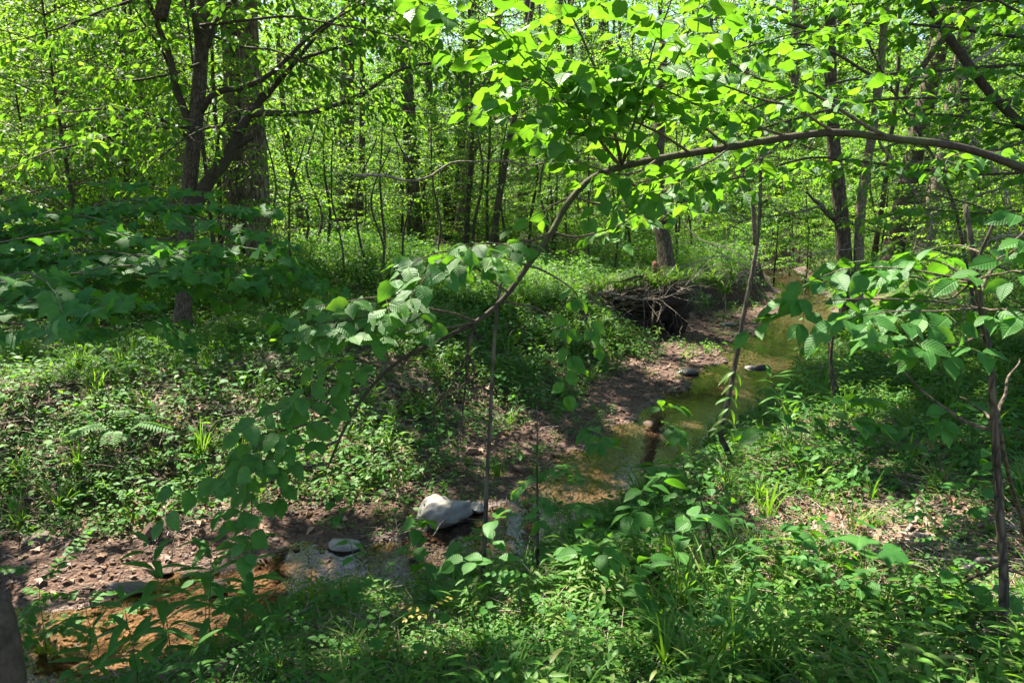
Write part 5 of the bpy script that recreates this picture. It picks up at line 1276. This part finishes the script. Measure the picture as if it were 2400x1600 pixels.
GAPS += [(P(500, 1330, 3.7), 0.3), (P(560, 1450, 3.4), 0.25), (P(330, 1560, 3.2), 0.22), (P(880, 1300, 3.0), 0.2), (P(1300, 1480, 3.0), 0.4), (P(1180, 640, 3.9), 0.18), (P(850, 720, 3.5), 0.2), (P(650, 1000, 3.5), 0.15), (P(600, 470, 4.6), 0.2), (P(2150, 640, 3.3), 0.2), (P(1950, 700, 3.3), 0.18), (P(2300, 600, 3.1), 0.15), (P(250, 560, 4.2), 0.16), (P(420, 600, 4.6), 0.18), (P(120, 500, 4.6), 0.16), (P(560, 540, 4.6), 0.18), (P(620, 650, 4.9), 0.15), (P(60, 690, 3.0), 0.14), (G(1180, 1500), 0.3), (G(1000, 1540), 0.25), (G(800, 1560), 0.22), (G(1450, 1540), 0.22), (G(1650, 1420), 0.2), (G(1560, 1330), 0.18), (G(1040, 1200), 0.6), (G(640, 1540), 0.2), (G(2100, 1480), 0.2), (G(1850, 1560), 0.2)]
def sunlit(pos):  # drops crown leaves so sun reaches the chosen spots
    k = np.ones(len(pos), bool)
    for t, r in GAPS:
        w = pos - t; s = w @ SUN
        d2 = np.sum(w * w, 1) - s * s
        k &= ~((d2 < (r * (0.85 + 0.25 * np.sin(3 * np.arctan2(w[:, 0], w[:, 1] + 1e-6) + 7 * r))) ** 2) & (s > 0))
    return k
def high_crown(root, c, rad, z0, z1, lai, seed, start, mat='bark'):
    g = R(seed); bp = np.array(root.location)
    n = int(lai * math.pi * rad * rad / 0.0058); nc = max(8, n // 55)
    a = g.uniform(0, 6.283, nc); r = rad * np.sqrt(g.uniform(0, 1, nc)); z = z0 + (z1 - z0) * g.uniform(0, 1, nc) * (1 - 0.5 * (r / rad) ** 2)
    ce = np.c_[c[0] + np.cos(a) * r, c[1] + np.sin(a) * r, z]
    ok = fbm(ce[:, 0], ce[:, 1], 0.3, 2) * 0.35 > -1.1                          # the crown is thin in places
    ce = ce[ok]; nc = len(ce)
    parts = []
    hub = [np.array(start) + [0, 0, h] for h in np.linspace(0, (z1 - start[2]) * 0.7, 4)]
    limbs = [tube(np.array([np.array(root.location) * [1, 1, 0] + [0, 0, start[2] - 3.0], hub[0], hub[-1]]), [0.09, 0.07, 0.03], 6)]
    ends = ce[g.choice(nc, min(26, nc), False)]
    mids = []
    for i, e in enumerate(ends):
        h = hub[i % 4]; q = smooth_path([h, (h + e) / 2 + [0, 0, 0.4], e], 9, 0.15, seed + i); limbs.append(tube(q, np.linspace(0.06, 0.012, 9), 5)); mids.append(q)
    nodes = np.concatenate(mids)
    tw = []
    for e in ce:
        p0 = nodes[np.argmin(np.sum((nodes - e) ** 2, 1))]
        tw.append(tube(np.array([p0, (p0 + e) / 2 + g.normal(size=3) * 0.08, e]), [0.012, 0.009, 0.004], 3, False))
    rr = g.uniform(0.35, 0.75, nc)
    cc = np.repeat(ce, 55, 0); off = g.normal(size=(len(cc), 3)) * [0.55, 0.55, 0.22] * np.repeat(rr, 55)[:, None]
    pos = cc + off; a = np.arctan2(off[:, 1], off[:, 0]) + g.normal(size=len(cc)) * 0.8
    d = nrm(np.c_[np.cos(a), np.sin(a), g.normal(-0.3, 0.3, len(cc))]); nn = np.c_[g.normal(size=(len(cc), 2)) * 0.4, np.ones(len(cc))]
    s = 0.20 * g.uniform(0.7, 1.2, len(cc))
    k = sunlit(pos)
    V, F, U, rv = leaf_cloud(SIMPLE, pos[k], frames(d[k], nn[k]), s[k], seed)
    mark(link('crown', mesh_tri('crown', V - bp, F, M['crown'], U, rv), root), 'stuff')
    V, F = join(limbs); mark(link('upper_limb', mesh_tri('upper_limb', V - bp, F, M[mat]), root), 'stuff')
    V, F = join(tw); mark(link('upper_twigs', mesh_tri('upper_twigs', V - bp, F, M['twig']), root), 'stuff')
high_crown(ft.root, (-2.3, 11.2), 4.6, 7.4, 10.5, 2.6, 801, tuple(P(500, -480, D)), 'bark_dark')
high_crown(dt, (-4.5, 15.5), 5.5, 9.5, 14.0, 0.9, 802, tuple(P(560, -500, D2)))
rt = [o for o in LABELLED if o.name.startswith('twin_stemmed_tree')][0]
high_crown(rt, (4.2, 13.5), 5.0, 9.0, 13.0, 2.6, 803, tuple(P(1945, -100, float(proj(np.array(rt.location))[2])) + [0, 0, 3]))
lt = [o for o in LABELLED if o.name.startswith('leaning_tree')][1]
high_crown(lt, (7.5, 18), 5.0, 10.5, 15.0, 1.6, 804, tuple(np.array(lt.location) + [2, 0.3, 8]))
def side_tree(x, y, seed, label, c, rad, lai, z0=8, z1=12):  # unseen trees added at the sides for their shade
    r_ = tall_tree(seed, z1 + 1, 0.16, z0, 1.5, 4, 2, 20, 0.15, None, (x, y, h1(x, y)), 0.0, M['bark'], 'forest_tree', label)
    high_crown(r_, c, rad, z0, z1, lai, seed + 1, (x, y, z0 - 1.5))
side_tree(-8.2, 8.5, 811, 'unseen tall tree outside the left edge, added to shade the stream', (-6.6, 9.2), 4.2, 2.4)
side_tree(7.6, 8.0, 813, 'unseen tall tree outside the right edge, added to shade the banks', (5.5, 9.5), 4.0, 2.4)
side_tree(-5.2, 3.2, 815, 'unseen tall tree outside the lower left, added to shade the maple', (-5.2, 7.0), 3.9, 2.4, 6.0, 9.0)

# ------------------------------------------------------------------ herbs and seedlings standing on the near bank
HERB_MATS = {'stem': M['stem'], 'twigs': M['stem'], 'branch': M['stem']}
def herb(kind, b, hgt, label, seed, group=None, lean=None, lm=None, ls=None, nm=None, fit=False):
    g = R(seed)
    b = np.asarray(b, float)
    name = nm or {'lance': 'lance_leaved_herb', 'broad': 'broad_leaved_seedling', 'compound': 'compound_leaved_seedling', 'maple': 'maple_seedling', 'arch': 'arching_herb'}[kind]
    if fit: k_ = float(proj(b)[2]) / 3.0; hgt = hgt * k_; ls = ls * k_ if ls else None
    pl = Plant(name, label, 'seedling' if 'seedling' in name else 'herb', b, group, seed)
    ln = np.array(lean if lean is not None else (g.normal() * 0.18, g.normal() * 0.18, 0)) * hgt
    q = smooth_path([b - [0, 0, 0.02], b + ln * 0.3 + [0, 0, hgt * 0.5], b + np.asarray(ln) + [0, 0, hgt]], 16, 0.008, seed)
    pl.tube('stem', q, 0.0035 if hgt > 0.3 else 0.0025, 0.0012, 5)
    T = nrm(np.gradient(q, axis=0))
    if kind == 'lance':
        n = int(hgt / 0.034)
        for i in range(n):
            f = 0.22 + 0.78 * (i + 0.5) / n; j = int(f * 15); a = i * 2.4 + g.normal() * 0.2
            el = 0.15 + 0.75 * f ** 2
            pl.leaf(q[j], (math.cos(a), math.sin(a), el), (-math.cos(a) * .5, -math.sin(a) * .5, 1), (ls or 0.125) * g.uniform(0.7, 1.1) * (1 - 0.35 * f ** 4))
        temps, key, mat = LANCE, 'lance', M['herb']
    elif kind == 'compound':
        for i in range(5):
            j = 5 + 2 * i; a = i * 2.4 + g.normal() * 0.3
            pl.twig(q[min(j, 15)], (math.cos(a), math.sin(a), 0.35), hgt * 0.55 + 0.06, ls or 0.042, 0.03, 0, 3, 0.0012, True, (0, 0, 1), 0.5)
        temps, key, mat = OVAL, 'oval', M['herb']
    elif kind == 'maple':
        for j in (8, 12, 15):
            a = j * 1.57 / 3.5 + g.uniform(0, 1)
            for s in (0, math.pi):
                d = np.array([math.cos(a + s), math.sin(a + s), 0.12]); e = q[j] + d * 0.05
                pl.tube('stem', np.array([q[j], e]), 0.001, 0.0008, 3); pl.leaf(e, d - [0, 0, 0.2], (g.normal() * .2, g.normal() * .2, 1), (ls or 0.09) * g.uniform(0.75, 1.1))
        temps, key, mat = MAPLE, 'maple', M['maple']
    else:
        n = 4 if kind == 'broad' else 9
        for i in range(n):
            f = (0.45 if kind == 'broad' else 0.2) + (0.55 if kind == 'broad' else 0.8) * i / (n - 1); j = int(f * 15); a = i * 2.4 + g.normal() * 0.4
            if kind == 'broad' and hgt > 0.25 and g.random() < 0.6:
                pl.twig(q[j], (math.cos(a), math.sin(a), 0.25), 0.12 + 0.2 * hgt, ls or 0.085, 0.05, 0, 3, 0.0013, False, (0, 0, 1), 0.4)
            for s in (0, math.pi):
                d = np.array([math.cos(a + s), math.sin(a + s), 0.15 + 0.2 * g.normal()])
                pl.leaf(q[j], d, (g.normal() * .25, g.normal() * .25 - 0.15, 1), (ls or 0.085) * g.uniform(0.6, 1.1))
        pl.leaf(q[15], T[15] + [0.3, -0.5, -0.3], (0, 0, 1), (ls or 0.085) * 0.8)
        temps, key, mat = BROAD, 'broad', M['broad']
    pl.finish(HERB_MATS, None, temps, key, 300, 'leaf', lm or mat)
    return pl
def onbank(u, v, y=None):
    q = G(u, v); return q
for i, (kind, u, v, hgt, label, lean, ls) in enumerate([
    ('lance', 500, 1560, 0.70, 'tallest lance leaved herb over the orange shallows at lower left', (0.02, 0.1, 0), 0.17), ('lance', 565, 1530, 0.59, 'lance leaved herb close right of the tallest one at lower left', (0.15, 0.1, 0), 0.165),
    ('lance', 405, 1580, 0.56, 'dark lance leaved herb left of the tallest herb', (-0.1, 0, 0), 0.17), ('lance', 330, 1640, 0.42, 'broad bright lance leaved herb at the bottom edge over the orange water', (-.1, 0, 0), 0.18), ('lance', 210, 1640, 0.36, 'lance leaved herb at the bottom left beside the blurred stub', (0.1, 0.1, 0), 0.14),
    ('lance', 640, 1600, 0.26, 'low lance leaved herb on the bank left of the arching green stem', None, 0.1), ('lance', 455, 1640, 0.3, 'lance leaved herb at the bottom edge below the tallest herb', None, 0.13),
    ('compound', 110, 1560, 0.42, 'seedling with rounded paired leaflets at the lower left edge', (-0.05, 0.1, 0), 0.045), ('compound', 230, 1520, 0.26, 'seedling with small round leaflets over the gravel at lower left', None, 0.045), ('broad', 480, 1500, 0.32, 'seedling with a rosette of pointed leaves above the orange shallows', None, 0.08),
    ('arch', 880, 1590, 0.72, 'long green arching stem with paired round leaves rising from the bottom edge', (-0.28, 0.28, 0), 0.075), ('broad', 1010, 1440, 0.33, 'seedling with big oval leaves in front of the riffle', (-0.15, 0.1, 0), 0.10), ('broad', 1150, 1440, 0.36, 'seedling of broad heart shaped leaves in front of the pale sapling foot', (0.05, 0.1, 0), 0.10), ('broad', 1060, 1400, 0.22, 'small pointed leaved seedling by the riffle', (0.2, 0, 0), 0.09),
    ('broad', 1240, 1380, 0.42, 'leafy seedling leaning right over the stream beside the thin black stem', (0.2, 0.1, 0), 0.07), ('compound', 1330, 1330, 0.40, 'seedling with small dark leaves hanging over the stream behind the black stem', (0.1, 0.2, 0), 0.05), ('broad', 1530, 1210, 0.40, 'seedling with a flat spray of leaves reaching left over the orange bed', (-0.8, 0.05, 0), 0.09), ('broad', 1610, 1160, 0.32, 'small seedling with three upright leaves before the pool', (-0.3, 0.2, 0), 0.07),
    ('broad', 1480, 1330, 0.28, 'broad leaved seedling on the bank edge below the orange bed', None, 0.11), ('broad', 1400, 1420, 0.30, 'bright broad leaved seedling in the sunlit patch at bottom centre', None, 0.10), ('broad', 1560, 1400, 0.30, 'broad leaved seedling in the grass right of the sunlit patch', None, 0.11), ('broad', 1480, 1500, 0.25, 'large drooping leaves near the bottom centre grass', None, 0.12), ('broad', 1650, 1300, 0.34, 'dense leafy seedling left of the leafy purple stem', None, 0.08),
    ('broad', 1780, 1390, 0.22, 'seedling with wide drooping leaves on the leaf litter', None, 0.12), ('maple', 2020, 1400, 0.26, 'maple seedling with three lobed leaves on the dappled litter', None, 0.12), ('broad', 2270, 1480, 0.22, 'broad serrated leaves spread over litter left of the dark sapling foot', None, 0.12), ('broad', 1880, 1500, 0.20, 'row of pointed pale leaves near the bottom right', (0.2, 0, 0), 0.10), ('broad', 2150, 1450, 0.12, 'flat heart shaped leaves on the litter at lower right', None, 0.11),
    ('broad', 1760, 1500, 0.2, 'pale green seedling at the bottom right of centre', None, 0.09), ('broad', 2330, 1180, 0.2, 'leafy seedling behind the dark sapling', None, 0.08), ('maple', 2290, 1240, 0.18, 'little maple seedling left of the dark sapling stem', None, 0.09), ('broad', 2000, 1130, 0.3, 'upright seedling with long leaves on the sunny litter', None, 0.11), ('broad', 1830, 1120, 0.28, 'low broad leaved seedling at the sunny bank edge', None, 0.11), ('broad', 2120, 1120, 0.3, 'upright seedling right of the one on the sunny litter', None, 0.09),
    ('lance', 1850, 1060, 0.3, 'lance leaved herb in the sunny grass beside the pool', None, 0.1), ('lance', 1900, 1030, 0.34, 'second lance leaved herb in the sunny grass by the pool', None, 0.1), ('lance', 1690, 1560, 0.32, 'blue green lance leaved herb in long grass at the bottom', None, 0.12), ('lance', 1560, 1540, 0.30, 'blue green lance leaved herb left of the long grass', None, 0.11), ('compound', 600, 1470, 0.2, 'small round leaved seedling in front of the riffle', None, 0.045), ('compound', 1960, 1420, 0.2, 'seedling with six round leaflets on the sunlit litter', None, 0.055)]):
    herb(kind, onbank(u, v), hgt, label, 1000 + i, None, lean, None, ls, None, True)
herb('compound', onbank(1010, 1480), 0.16, 'small seedling with bright yellow leaves at the bottom centre', 1090, None, None, M['yellow'], 0.032)
herb('compound', onbank(900, 1450), 0.30, 'small leaved seedling left of the bright yellow one', 1091, None, None, None, 0.035)
herb('compound', onbank(2170, 1560), 0.16, 'pale silvery seedling at the bottom right litter', 1092, None, None, leaf_mat('pale_leaf', [(0.22, 0.25, 0.17), (0.26, 0.28, 0.2)], [(0.2, 0.25, 0.12), (0.25, 0.28, 0.15)], 0.25), 0.045)
g = R(1200); pts = []
KW = {'lance': 'lance leaved herb', 'broad': 'broad leaved seedling', 'compound': 'seedling of small paired leaflets', 'maple': 'lobed maple seedling'}
cnt = 0
for _ in range(6000):
    y = g.uniform(2.1, 7.5); x = g.uniform(-1, 1) * (0.68 * y + 0.3)
    e, sd, bar, bnk, w = stream(x, y)
    if sd[0] < 0 or e[0] < 0.15 or any((x - a) ** 2 + (y - c) ** 2 < 0.055 for a, c in pts): continue
    if x > 0.7 and y > 2.8 and g.random() < 0.45: continue
    pts.append((x, y)); z = h1(x, y)
    kind = ('lance', 'broad', 'broad', 'compound', 'maple')[int(g.integers(5))]
    hh = g.uniform(0.10, 0.30) * (0.8 if y < 2.6 else 1)
    size = 'knee high ' if hh > 0.24 else 'low ' if hh < 0.16 else ''
    herb(kind, (x, y, z), hh, '%s%s on near bank %s' % (size, KW[kind], near((x, y, z + hh / 2))), 1300 + cnt, 'seedlings and herbs on the near bank', None, None, {'lance': 0.085, 'broad': 0.075, 'compound': 0.036, 'maple': 0.07}[kind] * g.uniform(0.8, 1.15))
    cnt += 1
    if cnt >= 170: break
pts = []; cnt = 0
for _ in range(4000):
    y = g.uniform(5.5, 12); x = g.uniform(-1, 0.15) * (0.66 * y)
    e, sd, bar, bnk, w = stream(x, y)
    if sd[0] > 0 or e[0] < bar[0] + 0.3 or any((x - a) ** 2 + (y - c) ** 2 < 0.2 for a, c in pts): continue
    pts.append((x, y)); z = h1(x, y); kind = ('broad', 'compound', 'maple')[int(g.integers(3))]
    hh = g.uniform(0.15, 0.4)
    herb(kind, (x, y, z), hh, '%s on far bank %s' % (KW[kind], near((x, y, z))), 1500 + cnt, 'seedlings on the far bank slope', None, None, {'broad': 0.085, 'compound': 0.042, 'maple': 0.09}[kind])
    cnt += 1
    if cnt >= 60: break
def grass_thing(u, v, h, n, label, seed, bend=(0.3, 1.1), width=0.007, rad=0.05):
    q = G(u, v); r_ = link('grass_tuft', None); r_.location = q; tag(r_, label, 'grass tuft')
    mark(link('blades', tuft(n, rad, h, M['grass'], seed, width, bend), r_), 'stuff')
for i, a in enumerate([(475, 1085, 0.42, 70, 'bright green sedge tuft on the crest of the far bank slope'), (140, 1205, 0.4, 40, 'dark sedge tuft on the shaded slope above the left gravel'), (60, 850, 0.5, 60, 'sunlit yellow green grass tuft at the left edge'), (185, 880, 0.45, 60, 'sunlit grass tuft right of the one at the left edge'),
                       (740, 740, 0.5, 60, 'grass tuft on the bank right of the double trunk'), (1640, 1620, 0.55, 26, 'long arching blue green grass at the bottom edge'), (1720, 1590, 0.5, 22, 'long arching grass right of the bottom edge tuft'), (1560, 1590, 0.42, 26, 'grass tuft left of the long arching grass'), (1600, 1440, 0.42, 40, 'dense upright grass right of the sunlit patch'),
                       (1660, 1420, 0.4, 36, 'dense grass below the leafy purple stem'), (1780, 1180, 0.3, 40, 'sunlit grass tuft near the bent sapling foot'), (1850, 1000, 0.4, 40, 'pale tall grass by the pool edge'), (2050, 1240, 0.14, 40, 'short bright grass tuft on the dappled litter'), (2040, 1180, 0.3, 14, 'thin arching grass on the litter'), (1930, 950, 0.5, 30, 'tall pale grass beside the brown crooked stem'), (870, 960, 0.35, 40, 'grass tuft on the sunny slope under the bough')]):
    grass_thing(*a, 1700 + i)
def fern(u, v, size, label, seed):
    g = R(seed); q = G(u, v)
    pl = Plant('fern', label, 'fern', q, None, seed)
    for i in range(6):
        a = i * 1.05 + g.normal() * 0.25; L = size * g.uniform(0.8, 1.2)
        d = np.array([math.cos(a), math.sin(a), 0])
        s = smooth_path([q, q + d * L * 0.45 + [0, 0, L * 0.55], q + d * L + [0, 0, L * 0.45]], 22, 0.0, 1)
        pl.tube('stem', s, 0.002, 0.0008, 3); T = nrm(np.gradient(s, axis=0))
        for j in range(3, 22):
            S = nrm(np.cross(T[j], (0, 0, 1)))
            for sg in (1, -1): pl.leaf(s[j], S * sg + T[j] * 0.35, (0, 0, 1), L * 0.24 * math.sin(math.pi * (1 - (j - 3) / 20) ** 0.7 * 0.9 + 0.15))
    pl.finish(HERB_MATS, None, LANCE[:1], 'pinna', 300, 'leaf', M['herb'])
for i, a in enumerate([(285, 1060, 0.42, 'fern with feathery fronds on the slope left of the bright sedge'), (1360, 830, 0.5, 'fern at the shaded foot of the bank before the root mass')]): fern(*a, 1800 + i)

# ------------------------------------------------------------------ sticks and logs on the ground
def stick(name, label, p0, p1, w, seed, mat='deadwood', lift=0.02, fork=False, lift1=None):
    a, b = G(*p0, lift), G(*p1, lift1 if lift1 is not None else lift)
    k = float(proj(a)[2]) / 1867
    n = 16; q = smooth_path([a, (a + b) / 2 + R(seed).normal(size=3) * 0.03, b], n, 0.015, seed)
    q[:, 2] = np.maximum(q[:, 2], H(q[:, 0], q[:, 1]) + w * k * 0.3)
    r_ = link(name, None); r_.location = a; tag(r_, label, 'log' if name == 'log' else 'stick')
    link('shaft', mesh_tri('shaft', (lambda V, F: V - a)(*tube(q, np.linspace(w / 2, w / 4, n) * k, 8)), tube(q, 1, 8)[1], M[mat]), r_)
    if fork:
        d = nrm(q[11] - q[8]); s = nrm(np.cross(d, (0, 0, 1)))
        f = np.array([q[8], q[8] + (d + s * 0.8) * 0.08 + [0, 0, .02], q[8] + (d * 1.2 + s) * 0.17 + [0, 0, .03]])
        V, F = tube(f, np.array([w / 4, w / 6, w / 12]) * k, 6); link('side_twig', mesh_tri('side_twig', V - a, F, M[mat]), r_)
for i, a in enumerate([('stick', 'pale bleached stick lying level on the dappled litter', (2105, 1262), (2215, 1276), 13, 'deadwood', True), ('stick', 'thick pale broken stick standing crosswise above the level one', (2150, 1178), (2115, 1262), 14, 'deadwood', False), ('stick', 'mossy upright stick end behind the dappled litter', (2185, 1065), (2172, 1150), 14, 'bark', False), ('stick', 'grey stick sloping into litter left of the dark sapling', (2340, 1325), (2210, 1380), 15, 'deadwood', True),
                       ('stick', 'long thin twig along the litter behind the bleached stick', (2240, 1130), (2390, 1180), 6, 'deadwood', False), ('stick', 'brown twig across the litter below the bleached stick', (2050, 1376), (2200, 1385), 9, 'bark', True), ('stick', 'short white chip of wood on the litter', (2050, 1285), (2085, 1300), 16, 'deadwood', False), ('stick', 'thin twig on the slope above the left gravel', (400, 1150), (440, 1180), 5, 'deadwood', True),
                       ('stick', 'bent root like stick on the slope above the rust brown rock', (400, 1140), (540, 1205), 6, 'deadwood', False), ('stick', 'dark twig crossing the slope left of the pale boulder', (520, 1215), (640, 1160), 7, 'bark_dark', True), ('stick', 'dead pale stick at the foot of the forked tree', (385, 775), (440, 810), 8, 'deadwood', False), ('log', 'fallen dark branch leaning up right of the forked tree foot', (440, 775), (505, 720), 14, 'redwood', False),
                       ('log', 'dark fallen log lying in the undergrowth right of the double trunk', (655, 600), (700, 612), 16, 'bark_dark', False), ('stick', 'stick fallen at the root mass foot pointing to the pool', (1585, 735), (1625, 775), 4, 'deadwood', False), ('stick', 'slim stick lying at the water edge right of the gravel bar', (1740, 775), (1820, 778), 4, 'deadwood', False), ('log', 'reddish rotten log in the undergrowth left of the dead snag', (1352, 612), (1395, 622), 10, 'redwood', False),
                       ('stick', 'bleached bark strip lying under the dark sapling', (2310, 1560), (2390, 1530), 10, 'deadwood', False)]):
    stick(a[0], a[1], a[2], a[3], a[4], 1900 + i, a[5], 0.02, a[6], 0.16 if i == 11 else None)

# ------------------------------------------------------------------ labels: what still shares one is told apart by its place
by = {}
for o in LABELLED: by.setdefault(o['label'], []).append(o)
ORD = ['leftmost', 'second from the left', 'third from the left', 'fourth from the left', 'fifth from the left', 'sixth from the left', 'seventh from the left', 'eighth from the left', 'ninth from the left', 'tenth from the left', 'eleventh from the left', 'twelfth from the left']
for lab, os_ in by.items():
    if len(os_) < 2 or len(os_) > 12: continue
    os_.sort(key=lambda o: float(proj(np.array(o.location) + [0, 0, 0.5])[0]))
    for i, o in enumerate(os_): o['label'] = ' '.join((lab + ', ' + (('left one', 'right one')[i] if len(os_) == 2 else ORD[i] if i < len(os_) - 1 else 'rightmost')).split()[:16])
